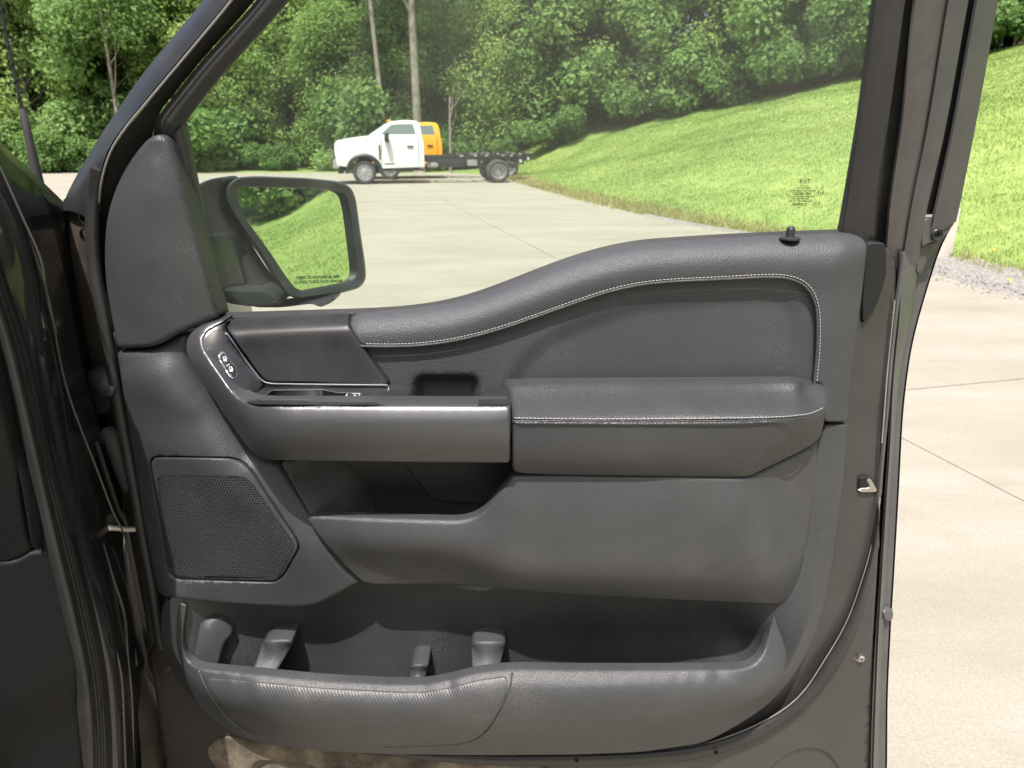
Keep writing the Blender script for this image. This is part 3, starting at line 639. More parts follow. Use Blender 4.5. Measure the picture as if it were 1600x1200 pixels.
ax = np.array((math.cos(yaw), math.sin(yaw), 0)); ay = np.array((-math.sin(yaw), math.cos(yaw), 0))
o0 = fw+ay*.9; chassis_cab(tuple(o0), yaw, 'white_paint', 'white chassis cab truck with bare black frame, parked across the yard', None)
o1 = o0+ay*3.0+ax*.95; chassis_cab(tuple(o1), yaw, 'orange_paint', 'orange truck cab parked behind the white chassis cab truck', None)
#@@DOOR
# ================================================================== the black pickup whose front passenger door stands open
truck = empty('pickup_truck', (-1.3, -.6, 0), 'black pickup truck with its front passenger door wide open, filling the foreground', 'pickup truck')
BELT = [(350, 493), (550, 487), (600, 485), (650, 481), (700, 473), (750, 459), (800, 440), (850, 420), (900, 402), (950, 388), (1000, 379), (1100, 372), (1200, 367), (1310, 363)]
# door shell: pressed sheet metal, the part every other piece of the door is fixed to
shell_out = [(150, 520), (345, 505, 5), (560, 500), (700, 490), (850, 436), (1000, 396), (1200, 384), (1372, 378, 8), (1402, 395, 8), (1402, 480), (1390, 600), (1386, 700), (1378, 800), (1372, 900), (1366, 1000), (1362, 1100), (1358, 1220), (1352, 1400, 20), (300, 1400, 20), (262, 1230), (240, 1080), (225, 960), (205, 800), (175, 640)]
shell_ctrl = [(200, 700, .05), (260, 1100, .05), (600, 800, .05), (1000, 800, .05), (1340, 500, .042), (1350, 800, .042), (1330, 950, .045), (1340, 1150, .06), (1000, 1195, .055), (600, 1195, .05), (600, 520, .06), (1000, 420, .06), (1395, 420, .05), (1384, 650, .052), (600, 1390, .04), (1200, 1390, .05)]
emb = [('recess', [(1190, 1212), (1245, 1170), (1290, 1172), (1330, 1230), (1330, 1330), (1180, 1330)], .008, .006), ('recess', [(940, 1215), (1130, 1196), (1150, 1330), (930, 1330)], .008, .006), ('recess', [(560, 1208), (860, 1212), (850, 1330), (560, 1330)], .010, .008), ('recess', [(395, 1190), (500, 1200), (505, 1330), (380, 1330)], .010, .008),
       ('groove', [(1394, 470), (1372, 700), (1366, 840), (1330, 975), (1255, 1100), (1100, 1175)], -.004, .004)]
door = relief('door', shell_out, shell_ctrl, 'paint_dusty', truck, r=.006, thick=.05, res=.014, step=.014, feats=emb, fr=40)
door['label'] = 'open front passenger door with grey moulded trim'
def part(*a, **k): return relief(*a, parent=door, **k)
# mud crust on the lower sheet metal
mud_d = Depth([(a, b, c-.0035) for a, b, c in shell_ctrl])
relief('mud_crust', [(318, 1172), (345, 1150), (400, 1160), (520, 1172), (640, 1182), (800, 1190), (860, 1200), (900, 1260), (820, 1310), (600, 1320), (400, 1320), (350, 1270), (345, 1215)], mud_d, 'mud', door, r=.003, thick=.005, res=.01, fr=20, feats=emb[2:4])
# outer skin: the painted outside panel, and the hem strips seen along the latch edge
skin_R = [(1492, 345, .085), (1470, 385, .085), (1446, 460, .085), (1424, 540, .085), (1411, 640, .085), (1405, 760, .085), (1397, 900, .085), (1393, 962, .085), (1387, 1080, .085), (1386, 1210, .085), (1384, 1400, .085)]
off = lambda c, dx, Y: [(a+dx, b, Y) for a, b, _ in c]
cR = pathpts(skin_R, P3); cM = cR+np.array((-.004, .006, 0)); c2 = cR+np.array((-.03, .07, 0))
top = pathpts([(1360, 395, .13), (1200, 392, .13), (1000, 405, .13), (900, 428, .13), (800, 466, .13), (700, 500, .13), (560, 512, .13), (330, 520, .13), (190, 560, .13)], P3)
cols_ = [cR, cM, c2]
zt = c2[:, 2]; u_ = (zt-zt.min())/(zt.max()-zt.min())
for f in np.linspace(.04, 1, 26):
    X = c2[0, 0]*(1-f)+(-.62)*f; tz = np.interp(X, top[::-1, 0], top[::-1, 2])
    z0 = zt.min(); cc = c2.copy(); cc[:, 0] = (c2[:, 0]*(1-f)+(-.62+.03*u_)*f); cc[:, 2] = z0+(tz-z0)*u_; cc[:, 1] = c2[:, 1]*(1-f)+.12*f+.035*math.sin(f*math.pi)*np.sin(u_*math.pi)
    cols_.append(cc)
loft('outer_skin', cols_, 'paint_black', door, n=80, angle=30)
hem_in = [(1402, 395, .058), (1404, 470, .056), (1391, 600, .056), (1387, 700, .056), (1380, 800, .056), (1374, 900, .056), (1368, 1000, .058), (1364, 1100, .062), (1360, 1220, .062), (1354, 1400, .06)]
hem_mid = [(1440, 380, .066), (1424, 480, .066), (1402, 600, .066), (1395, 700, .066), (1388, 800, .068), (1383, 900, .07), (1378, 1000, .07), (1374, 1100, .072), (1371, 1220, .072), (1366, 1400, .07)]
loft('hem_flange', [hem_in, off(hem_in, 4, .050), hem_mid, off(hem_mid, 3, .082), off(skin_R, -3, .083)], 'jamb_grey', door, n=80, angle=25)
grey_L = [(1498, -190, .0), (1482, 0, .0), (1452, 170, .0), (1425, 312, .0), (1412, 400, .0)]
seal_pts = [(1412, 396, .05), (1402, 470, .049), (1392, 560, .048), (1386, 640, .047), (1380, 700, .046), (1374, 770, .046), (1366, 850, .047)]
tube('latch_side_hem', pathpts(seal_pts, P3), .0032, 'jamb_grey', door, 6)
tube('jamb_highlight_line', pathpts([(1398, 470, .0465), (1388, 560, .045), (1382, 640, .044), (1378, 692, .0425)], P3), .0011, 'painted_highlight', door, 6)  # sun highlight on the jamb edge, drawn as a pale tube
tube('jamb_highlight_line', pathpts([(1375, 778, .0405), (1362, 860, .036), (1325, 973, .036), (1250, 1093, .039), (1180, 1136, .041), (1100, 1164, .043)], P3), .0011, 'painted_highlight', door, 6)
tube('flange_highlight_line', pathpts([(1378, 870, .056), (1373, 940, .056), (1368, 1020, .058), (1364, 1100, .060), (1361, 1220, .060), (1356, 1390, .058)], P3), .0012, 'painted_highlight', door, 6)  # pale tube painting the highlight down the flange
part('edge_bumper', [(1382, 954, 3), (1396, 952, 4), (1397, 966, 4), (1390, 974, 3), (1381, 968, 3)], [(1385, 960, .068), (1396, 955, .076), (1386, 972, .068)], m='jamb_grey', r=.003, thick=.02, fr=4)
part('frame_foot', [(1354, 379, 4), (1384, 379, 4), (1387, 425), (1378, 458), (1362, 488), (1348, 508, 3), (1347, 470)], [(1356, 380, .036), (1385, 380, .034), (1350, 500, .036)], m='black_hole', r=.002, thick=.02, fr=14)
# lower seal
lower_a = [(1373, 790, .040), (1362, 862, .040), (1325, 975, .040), (1250, 1095, .043), (1180, 1138, .045), (1100, 1166, .047), (1000, 1177, .047), (880, 1180, .047), (760, 1180, .047), (640, 1176, .047), (560, 1166, .047)]
lower_b = [(1374, 850, .042), (1359, 919, .042), (1332, 1009, .042), (1269, 1099, .045), (1194, 1155, .047), (1100, 1186, .049), (1000, 1195, .049), (880, 1198, .049), (760, 1196, .049), (640, 1186, .049), (560, 1170, .049)]
lm = [((a[0]+b[0])/2, (a[1]+b[1])/2, min(a[2], b[2])-.012) for a, b in zip(lower_a, lower_b)]
la = [(a[0], a[1], a[2]-.006) for a in lower_a]; lb = [(a[0], a[1], a[2]-.006) for a in lower_b]
loft('weatherstrip', [lower_a, la, lm, lb, lower_b], 'rubber', door, n=90, sub=3, thick=.006)
tube('front_edge_seal', pathpts([(152, 262, .022), (145, 310, .03), (143, 375, .03), (150, 440, .03), (163, 500, .03), (176, 580, .03), (190, 656, .03), (206, 740, .03), (222, 830, .03), (240, 930, .03), (252, 1010, .035)], P3), .0085, 'rubber', door, 10)
# front edge plate with two holes, behind the seal
loft('front_edge_plate', [[(99, 312, .10), (101, 400, .10), (112, 470, .10), (130, 545, .10), (150, 620, .09), (178, 720, .08), (205, 850, .07), (226, 960, .07), (246, 1070, .07)], [(122, 296, .085), (117, 330, .085), (111, 380, .085), (117, 450, .085), (135, 530, .085), (158, 610, .08), (185, 720, .07), (210, 850, .065), (232, 960, .06), (252, 1070, .06)], [(140, 290, .05), (138, 330, .05), (138, 400, .05), (146, 460, .05), (160, 530, .05), (176, 610, .05), (198, 720, .05), (222, 850, .05), (242, 960, .05), (262, 1070, .05)]], 'paint_muddy', door, n=40, sub=3, thick=.01)
for a, b in ((131, 340), (132, 367)):
    c = P3(a, b, .049); V, Fc = lathe_geo([(.0095, .004), (.0095, -.001), (.0075, -.001), (.0075, .006)], 16); mesh_obj('plug', [(c[0]+q[0]*.7, c[1]+q[1], c[2]+q[2]) for q in V], Fc, 'paint_black', door)
# ---- window frame, front leg
def wl(name, curves, m, **k): return loft(name, curves, m, door, fn=W, **k)
fA = [(456, -200, .05), (319, 0, .05), (225, 112, .05), (187, 166, .05), (150, 222, .05), (119, 275, .05), (102, 308, .05), (97, 330, .05)]
fA2 = [(470, -200, .012), (332, 0, .012), (238, 114, .012), (196, 175, .012), (162, 226, .012), (134, 275, .014), (119, 308, .014), (113, 330, .014)]
fB = [(500, -200, -.006), (358, 0, -.006), (277, 96, -.006), (190, 200, -.006), (166, 236, -.006), (154, 281, -.004), (148, 320, -.002), (146, 345, 0)]
wl('window_frame', [fA, fA2, fB], 'satin_black', sub=4, thick=.006, angle=60)
fB2 = [(504, -200, -.009), (363, 0, -.009), (282, 97, -.009), (195, 200, -.009), (171, 237, -.009), (158, 281, -.007), (153, 325, -.005), (152, 345, -.003)]
tube('frame_highlight_line', pathpts([(a, b, c) for a, b, c in fB2], W), .0015, 'painted_highlight', door, 6)  # highlight along the frame, painted as a thin pale tube
ch1 = [(506, -200, -.005), (366, 0, -.005), (284, 98, -.005), (198, 202, -.005), (173, 238, -.004), (161, 283, 0), (156, 330, .006), (155, 400, .012), (163, 480, .016), (180, 560, .018)]
ch2 = [(535, -200, .02), (400, 0, .02), (314, 94, .02), (257, 164, .02), (242, 190, .022), (236, 225, .024), (215, 290, .03), (205, 340, .03), (205, 420, .03), (210, 500, .03)]
wl('frame_channel', [ch1, [(a+2, b, c+.026) for a, b, c in ch1], ch2], 'rubber', sub=2)
f1 = [(534, -200, .004), (403, 0, .004), (316, 94, .004), (259, 166, .004), (244, 184, .005), (240, 205, .01), (240, 222, .02)]
f2 = [(590, -200, .0), (450, 0, .0), (331, 131, .0), (290, 186, .0), (280, 203, .0), (276, 218, .006), (272, 235, .014)]
fm = [((a[0]+b[0])/2, (a[1]+b[1])/2, -.006) for a, b in zip(f1, f2)]; fm[-1] = (256, 228, .012); fm[-2] = (258, 212, .002)
wl('window_run_front', [f1, fm, f2], 'felt_shaded', sub=4, thick=.008)
wl('window_channel_lower', [[(268, 212, .006), (300, 350, .006), (322, 440, .006), (337, 496, .006)], [(275, 206, -.004), (309, 350, -.004), (331, 440, -.004), (344, 494, -.004)], [(284, 196, .0), (318, 350, .0), (340, 440, .0), (354, 494, .0)], [(290, 192, .016), (321, 350, .016), (343, 440, .016), (357, 494, .016)]], 'rubber', sub=3, thick=.006)
# ---- window frame, latch-side leg: parallel strips from the glass outwards
def leg(name, a, b, m, o0, o1, bulge=-.004, th=.006):
    A = [(p[0], p[1], o0) for p in a]; B = [(p[0], p[1], o1) for p in b]; M = [((p[0]+q[0])/2, (p[1]+q[1])/2, (o0+o1)/2+bulge) for p, q in zip(a, b)]
    return wl(name, [A, M, B], m, sub=4, thick=th, angle=60)
leg('window_run_rear', [(1396, -200), (1368, 0), (1345, 180), (1318, 330), (1309, 366)], [(1446, -200), (1414, 0), (1390, 180), (1362, 330), (1356, 384)], 'felt', -.002, .004, -.006)
leg('glass_edge_lip', [(1391, -200), (1364, 0), (1341, 180), (1313, 345), (1309, 366)], [(1396, -200), (1369, 0), (1346, 180), (1319, 345), (1315, 366)], 'rubber', .004, -.004, 0, .004)
leg('frame_gap', [(1442, -200), (1411, 0), (1388, 180), (1361, 330), (1352, 390), (1348, 440), (1345, 500)], [(1470, -200), (1434, 0), (1416, 180), (1394, 320), (1388, 400), (1378, 445), (1352, 500)], 'gloss_black', .022, .024, 0)
leg('frame_inner_face', [(1466, -200), (1430, 0), (1412, 180), (1391, 318), (1385, 400), (1382, 440)], [(1516, -200), (1478, 0), (1446, 200), (1424, 318), (1412, 400), (1408, 440)], 'jamb_gloss', .004, .004, -.002)
leg('frame_groove', [(1512, -200), (1475, 0), (1444, 200), (1422, 318), (1411, 390)], [(1522, -200), (1484, 0), (1452, 200), (1428, 318), (1415, 390)], 'black_hole', .012, .012, 0)
leg('frame_outer_face', [(1520, -200), (1482, 0), (1450, 200), (1426, 312), (1412, 400), (1403, 455), (1395, 540)], [(1552, -200), (1513, 0), (1478, 200), (1446, 335), (1437, 400), (1425, 455), (1405, 540)], 'jamb_grey', .0, .004, -.003)
leg('frame_slot', [(1550, -200), (1511, 0), (1476, 200), (1447, 335)], [(1570, -200), (1530, 0), (1494, 200), (1463, 335)], 'black_hole', .02, .02, 0)
leg('frame_outer_strip', [(1567, -200), (1527, 0), (1491, 200), (1461, 335), (1452, 372)], [(1600, -200), (1560, 0), (1526, 190), (1500, 320), (1494, 346)], 'jamb_grey', .006, .016, -.001)
part('frame_end_cap', [(1444, 342, 4), (1494, 342, 4), (1491, 352, 3), (1482, 362), (1476, 372), (1450, 381, 4), (1440, 388, 3), (1441, 365)], [(1444, 345, .050), (1492, 345, .062), (1445, 385, .054)], m='jamb_grey', r=.002, thick=.02, fr=8)
c = P3(1464, 367, .054); V, Fc = lathe_geo([(.0085, .004), (.0085, -.001), (.007, -.0025), (.004, -.001), (.004, .002), (.001, .002)], 20); mesh_obj('cap_screw', [(c[0]+q[0], c[1]+q[1], c[2]+q[2]) for q in V], Fc, 'satin_black', door)
part('frame_end_wedge', [(1438, 386, 3), (1474, 371, 4), (1448, 410), (1440, 430, 3), (1431, 427, 3)], [(1438, 395, .062), (1464, 380, .070), (1435, 428, .064)], m='jamb_grey', r=.002, thick=.02, fr=8)
wl('window_frame_top', [[(500, -200, .02), (800, -215, .02), (1100, -215, .02), (1500, -200, .02)], [(520, -175, -.005), (800, -190, -.005), (1100, -190, -.005), (1480, -175, -.005)], [(575, -150, .0), (800, -165, .0), (1100, -165, .0), (1400, -150, .0)]], 'satin_black', sub=3, thick=.03)
# ---- glass
gl = [(277, 190), (452, 0), (590, -190), (1394, -190), (1370, 0), (1347, 180), (1314, 350), (1310, 385), (1200, 390), (1000, 402), (900, 424), (800, 462), (700, 497), (600, 508), (360, 515)]
V = [W(a, b, .004) for a, b in gl]; N = len(V)
mesh_obj('window_glass', V, [tuple(range(N))], 'window_glass', door, smooth=False)
# etched maker's marks on the glass, seen from the back (mirror-reversed)
def on_glass(parts, px, py, off=.0015):
    c = W(px, py, off); ux = np.array((1, 0, 0)); uz = np.array((0, -LEAN, 1)); uz = uz/np.linalg.norm(uz)
    V, Fc = merge(parts); return [c-ux*v[0]+uz*v[1] for v in V], Fc
S = 1.0/F*1.02      # metres per picture pixel at the glass
def ell(rx, ry, t, n=28): return [(a*math.cos(f), b*math.sin(f), 0) for k in range(n) for f in [2*math.pi*k/n] for a, b in ((rx, ry), (rx-t, ry-t))], [(2*k, 2*k+1, (2*k+3) % (2*n), (2*k+2) % (2*n)) for k in range(n)]
def shift(g, dx, dy): return [(v[0]+dx, v[1]+dy, 0) for v in g[0]], g[1]
marks = [ell(10.5*S, 3.8*S, .45*S), text_mesh('Ford', 7*S)]
rows = [('DOT22', -7, 3.2), ('SAFE FLOAT', -10.5, 3.2), ('SOLAR TINT LAMINATED', -14.5, 3.0), ('43R 000257', -18.8, 5.0), ('SUN M4A AS2 HUTCH 811', -23, 3.0), ('TRANSP. 70% MIN', -26.5, 3.0), ('MU-LAMI-2CT HKG AN', -30, 3.0), ('E 000249', -35, 5.0), ('23..', -39.5, 3.6), ('. . .', -42.5, 3.6)]
marks += [shift(text_mesh(t, s*S*1.1), 0, dy*S) for t, dy, s in rows]
marks += [shift(ell(5*S, 5*S, .4*S), -27*S, -17.5*S), shift(text_mesh('E11', 5.5*S), -27*S, -17.5*S), shift(text_mesh('16', 4*S), -28*S, -10.5*S), shift(ell(5*S, 4*S, .4*S), -25.5*S, -34*S), shift(text_mesh('CCC', 4*S), -25.5*S, -34*S)]
V, Fc = on_glass(marks, 1257.5, 283); mesh_obj('glass_marking', V, Fc, 'dark_ink', door, smooth=False)
# belt seal along the sill of the window
belt3 = [pathpts([(a, b+dy, Y) for a, b in BELT], P3) for dy, Y in ((3, .046), (-4.5, .044), (-5, .034), (4, .031))]
loft('belt_seal', belt3, 'rubber', door, n=120, angle=30)

#@@TRIM
# ---- trim: backing that closes the pockets
part('pocket_liner', [(262, 930), (300, 905), (430, 715), (560, 700), (1270, 690), (1270, 960), (1225, 1060), (1150, 1105), (430, 1130), (330, 1090), (268, 1030)],
     [(270, 950, -.005), (300, 1040, -.005), (345, 985, .030), (400, 960, .040), (400, 1080, .036), (600, 950, .042), (600, 1090, .036), (900, 950, .042), (900, 1090, .036), (1100, 1000, .042), (1160, 1000, .034), (1205, 980, -.004), (1195, 1040, -.006), (500, 740, .025), (700, 740, .028), (700, 800, .028), (1000, 750, .03), (1250, 720, .03)], m='plastic_dark', r=.003, thick=.005, fr=30)
RIBS = [([(312, 972, 8), (346, 964, 8), (366, 988, 8), (350, 1004), (334, 1062, 4), (296, 1062, 4)], [(314, 974, .014), (345, 967, .020), (364, 988, .022), (322, 985, .002), (345, 998, .010), (328, 1055, -.006), (300, 1050, -.010)]),
        ([(412, 1000, 4), (460, 1001, 5), (450, 1020), (420, 1070, 4), (386, 1070, 4)], [(413, 1001, .020), (459, 1002, .020), (415, 1011, -.002), (452, 1012, -.002), (418, 1062, -.030), (390, 1062, -.030)]),
        ([(641, 1039, 3), (671, 1039, 3), (665, 1056), (658, 1084, 3), (639, 1084, 3)], [(642, 1040, .014), (670, 1040, .014), (643, 1047, -.010), (668, 1047, -.010), (642, 1078, -.030), (656, 1078, -.030)]),
        ([(736, 1003, 4), (792, 1003, 4), (786, 1022), (776, 1068, 4), (738, 1068, 4)], [(738, 1004, .020), (790, 1004, .020), (740, 1014, -.002), (787, 1014, -.002), (742, 1058, -.026), (776, 1058, -.026)])]
for ol, ct in RIBS: part('pocket_rib', ol, ct, m='plastic', r=.003, thick=.05, res=.004, fr=8)
# cavity behind the pull handle
part('handle_cavity', [(436, 720), (540, 715), (575, 760), (592, 815), (560, 825), (490, 815)], [(440, 724, -.022), (485, 808, -.034), (470, 735, -.005), (515, 735, .012), (530, 790, -.002), (548, 790, .004), (580, 800, .026), (555, 735, .026)], m='plastic', r=.002, thick=.02, fr=10, res=.006)
part('cavity_insert', [(618, 712), (640, 737), (664, 768), (672, 779), (684, 784), (760, 788), (815, 788), (815, 712)], [(620, 715, .024), (680, 784, .018), (810, 786, .016), (810, 715, .02)], m='plastic_dark', r=.003, thick=.01, fr=12)
# front panel carrying the speaker
SPK = [(233, 721, 4), (241, 713, 4), (362, 715), (381, 722), (396, 738), (430, 792), (467, 848, 6), (468, 858, 6), (442, 903, 6), (430, 911, 6), (275, 907), (263, 898), (256, 860), (246, 800)]
front_ctrl = [(182, 556, .026), (190, 640, .024), (212, 760, .024), (238, 920, .026)]+dl([(215, 550, .012), (262, 536, .010), (291, 528, .008)])+dl([(292, 556, .012), (318, 602, .010), (352, 652, .006), (390, 704, .0), (436, 724, -.006), (462, 765, -.012), (490, 808, -.020)])+dl([(222, 585, -.004), (262, 578, -.006), (288, 612, -.008), (322, 668, -.012), (360, 708, -.016), (392, 730, -.018)])+dl([(412, 756, -.020), (448, 806, -.025), (476, 848, -.030)])+[(236, 640, -.004), (240, 700, -.004), (262, 820, -.004), (280, 915, -.002), (300, 660, -.009), (300, 760, -.010), (330, 850, -.012), (400, 820, -.019), (430, 880, -.020), (475, 890, -.024), (500, 850, -.028), (555, 910, -.012), (500, 938, -.010), (400, 940, -.006), (300, 933, -.010), (262, 925, -.004), (280, 925, -.010)]
FD = Depth(front_ctrl)
FRONT = [(180, 550, 6), (232, 547, 10), (255, 537), (280, 524), (292, 521), (292, 556, 15), (318, 602), (352, 652), (388, 702), (402, 714), (420, 720), (437, 723, 4), (462, 765), (492, 812, 10), (505, 848), (535, 885), (564, 911, 4), (540, 924), (515, 938), (490, 949), (460, 951), (400, 949), (330, 944), (262, 936), (246, 930, 14), (236, 890), (225, 830), (210, 740), (195, 650)]
part('front_panel', FRONT, FD, m='plastic_blue', r=.008, thick=.03, res=.007, feats=[('recess', SPK, .0075, .0018)])
FD2 = Depth([(a, b, c+.0004) for a, b, c in front_ctrl])
GR = [(245, 748, 4), (251, 742, 4), (378, 744), (390, 750, 8), (400, 762), (430, 808), (459, 848, 5), (459, 858, 5), (434, 904, 4), (290, 902), (274, 901, 5), (266, 890, 6), (255, 820)]
SPK_IN = [(235, 722, 4), (243, 715, 4), (361, 717), (379, 724), (394, 740), (428, 794), (464, 848, 6), (465, 857, 6), (440, 900, 6), (429, 908, 6), (276, 904), (266, 896), (259, 860), (249, 800)]
part('speaker_surround', SPK_IN, FD2, m='plastic_blue', r=.0022, thick=.004, holes=[GR], res=.007, fr=14)
g_ol = np.array([FD.px(*p)[[0, 2]] for p in resample(fillet(GR, 10), 4)])
pitch = .0043; V, Fc = [], []
lo, hi = g_ol.min(0), g_ol.max(0); cells = []
for j in range(int((hi[1]-lo[1])/(pitch*.866))+2):
    for i in range(int((hi[0]-lo[0])/pitch)+2): cells.append((lo[0]+pitch*(i+.5*(j % 2)), lo[1]+pitch*.866*j))
cells = np.array(cells); cells = cells[sdf(cells, g_ol) > .0004]; cy = FD2(cells)
for (x, z), y in zip(cells, cy):
    b = len(V)
    for rr, dy in ((pitch/1.732, .0004), (pitch*.36, .0002), (pitch*.30, .003)):
        for k in range(6): f = math.pi/6+k*math.pi/3; V.append((x+rr*math.cos(f), y+dy, z+rr*math.sin(f)))
    for q in (0, 6): Fc += [(b+q+k, b+q+(k+1) % 6, b+q+6+(k+1) % 6, b+q+6+k) for k in range(6)]
sg = mesh_obj('speaker_grille', V, Fc, 'plastic_blue', door, smooth=False); sg['kind'] = 'stuff'
part('speaker_cone_backing', GR, Depth([(a, b, c+.0058) for a, b, c in front_ctrl]), m='black_hole', r=.0005, thick=.002, fr=10, res=.02)
# pull shelf of the map pocket
shelf_ctrl = dl([(484, 812, -.040), (560, 811, -.054), (640, 813, -.064), (722, 814, -.070), (748, 806, -.072), (775, 780, -.074), (803, 745, -.074), (1050, 746, -.077), (1166, 747, -.074)])+dl([(506, 836, -.045), (560, 840, -.061), (640, 843, -.071), (720, 846, -.077)])+dl([(540, 878, -.031), (600, 882, -.038), (680, 886, -.042), (730, 890, -.052)])+dl([(566, 909, -.022), (600, 914, -.022), (690, 914, -.026), (740, 916, -.030)])
shelf_ctrl += dl([(795, 790, -.080), (1000, 790, -.083), (1168, 790, -.080)], 40)+dl([(772, 850, -.080), (1000, 856, -.086), (1186, 862, -.080)], 40)+dl([(806, 893, -.078), (1000, 899, -.082), (1196, 907, -.068)], 26)+dl([(806, 923, -.040), (1000, 933, -.042), (1190, 942, -.028)], 26)+dl([(1205, 744, -.050), (1224, 800, -.036), (1238, 870, -.026)])+dl([(1274, 702, -.022), (1266, 810, -.012), (1252, 890, -.008), (1240, 932, -.006)])
SHELF = [(478, 812, 3), (487, 807, 5), (600, 811), (700, 814), (722, 814), (745, 807), (762, 793), (785, 763), (801, 743, 4), (870, 742), (1000, 744), (1168, 746, 10), (1215, 724), (1245, 709), (1268, 698), (1279, 690, 4), (1276, 730), (1268, 815), (1254, 890), (1243, 932, 14), (1222, 946, 14), (1190, 944), (1050, 938), (900, 930), (800, 923), (740, 916), (680, 914), (590, 916), (565, 912), (530, 878), (503, 846), (490, 830)]
part('map_pocket_shelf', SHELF, shelf_ctrl, m='plastic', r=.0055, thick=.012, res=.007, fr=22)
# lower panel with the long pocket
low_ctrl = dl([(1322, 690, .018), (1310, 800, .018), (1298, 900, .018), (1284, 970, .014), (1266, 1015, .007), (1240, 1060, -.002)], 40)+dl([(1288, 672, .004), (1282, 760, .004), (1270, 860, .004), (1252, 940, .0), (1244, 985, -.008), (1228, 1030, -.022)], 40)+dl([(1220, 955, -.004), (1208, 1005, -.016), (1190, 1036, -.032), (1150, 1048, -.044), (950, 1049, -.050), (805, 1048, -.054), (745, 1054, -.058), (700, 1066, -.060), (660, 1073, -.061), (560, 1069, -.060), (400, 1056, -.052), (315, 1048, -.036), (292, 1030, -.018), (286, 1000, -.010), (289, 955, -.004)], 26)+[(268, 950, .0), (256, 952, .010), (252, 990, .010), (266, 1000, -.001), (272, 1045, .006)]
low_ctrl += dl([(1170, 1062, -.048), (1100, 1062, -.062), (950, 1063, -.065), (805, 1062, -.069), (745, 1069, -.073), (660, 1088, -.076), (560, 1084, -.075), (400, 1071, -.066), (325, 1063, -.044)], 26)+dl([(1180, 1082, -.050), (1100, 1084, -.066), (950, 1084, -.0715), (805, 1084, -.0755), (745, 1092, -.0795), (660, 1111, -.082), (560, 1107, -.081), (400, 1092, -.070)], 30)
low_ctrl += dl([(1190, 1072, -.046), (1150, 1076, -.062), (950, 1075, -.070), (805, 1075, -.074), (745, 1082, -.078), (660, 1100, -.081), (560, 1096, -.080), (400, 1082, -.070), (320, 1074, -.044), (290, 1055, -.014)], 30)+dl([(1150, 1106, -.044), (1050, 1122, -.060), (850, 1128, -.070), (600, 1138, -.073), (430, 1128, -.058), (345, 1108, -.032)], 40)+dl([(1228, 1072, -.004), (1150, 1135, -.010), (1100, 1153, -.014), (950, 1168, -.024), (750, 1171, -.030), (550, 1167, -.028), (430, 1156, -.016), (350, 1132, -.002), (300, 1090, .004)], 40)
LOW = [(1290, 664, 2), (1326, 664, 2), (1322, 720), (1312, 810), (1300, 900), (1286, 960), (1268, 1010), (1240, 1058), (1200, 1103), (1150, 1136), (1100, 1162), (1000, 1176), (900, 1180), (750, 1181), (600, 1179), (500, 1174), (430, 1166), (380, 1155), (340, 1132), (300, 1094), (270, 1055), (254, 1020), (249, 985), (252, 950), (258, 938, 4), (292, 944, 4),
       (285, 985), (285, 1015), (294, 1038), (315, 1047), (390, 1054), (500, 1065), (600, 1070), (660, 1071), (700, 1064), (745, 1052), (800, 1046), (900, 1048), (1050, 1048), (1150, 1047), (1178, 1042), (1194, 1022), (1203, 985), (1212, 945, 4), (1232, 932), (1248, 890), (1262, 810), (1272, 720)]
LD = Depth(low_ctrl)
part('lower_panel', LOW, LD, m='plastic', r=.0035, thick=.014, res=.007, fr=24, feats=[('groove', [(312, 1049), (318, 1068), (336, 1098), (362, 1130), (392, 1149)], .0022, .0016), ('groove', [(802, 1047), (797, 1075), (785, 1105), (765, 1138), (745, 1156), (715, 1164), (600, 1168)], .0022, .0016)])
LD2 = Depth([(a, b, c-.0008) for a, b, c in low_ctrl])
part('ribbed_pad', [(322, 1060, 6), (400, 1066), (500, 1076), (600, 1081), (660, 1083), (705, 1075), (748, 1063), (794, 1057, 6), (792, 1078), (780, 1106), (760, 1138), (742, 1153), (712, 1160), (600, 1163), (500, 1158), (410, 1148), (370, 1134), (344, 1102), (326, 1072)], LD2, m='rubber_pad', r=.001, thick=.004, res=.007, fr=20)
# soft upper trim and stitched insert
ST = [(563, 540), (600, 541), (650, 540), (700, 534), (750, 523), (800, 508), (850, 490), (900, 472), (950, 455), (1000, 444), (1050, 439), (1100, 437), (1200, 432), (1228, 433), (1252, 441), (1269, 458), (1277, 484), (1278, 520), (1276, 560), (1272, 600)]
BX = [(560, 489), (640, 482.5), (700, 474), (750, 460), (800, 441), (850, 421), (900, 403), (950, 389), (1000, 380), (1100, 373), (1200, 368), (1320, 364)]
up_ctrl = dl([(x, y+.5, .031) for x, y in BX], 13)+dl([(x, y+12, .008) for x, y in BX], 13)+dl([(x, y+27, .0) for x, y in BX], 13)+dl([(570, 537, -.003)]+[(p[0], p[1]-5, -.004) for p in ST[1:13]])+dl([(1256, 436, -.004), (1274, 455, -.004), (1282, 484, -.004), (1280, 560, -.004), (1277, 595, -.004)])+dl([(1354, 385, .016), (1352, 410, .016), (1338, 540, .016), (1326, 655, .018)])+dl([(1322, 400, -.001), (1316, 440, -.002), (1310, 520, -.003), (1302, 620, -.002), (1298, 655, -.002)])
UP = [(552, 492, 8), (600, 486), (650, 482), (700, 474), (750, 460), (800, 441), (850, 421), (900, 403), (950, 389), (1000, 380), (1100, 373), (1200, 368), (1310, 364), (1340, 367), (1357, 378, 10), (1354, 410), (1346, 480), (1336, 560), (1330, 612), (1327, 661, 3), (1288, 660, 3), (1283, 600, 3), (1273, 600, 2)]+[(p[0], p[1]) for p in ST[-2::-1]]+[(544, 508, 8)]
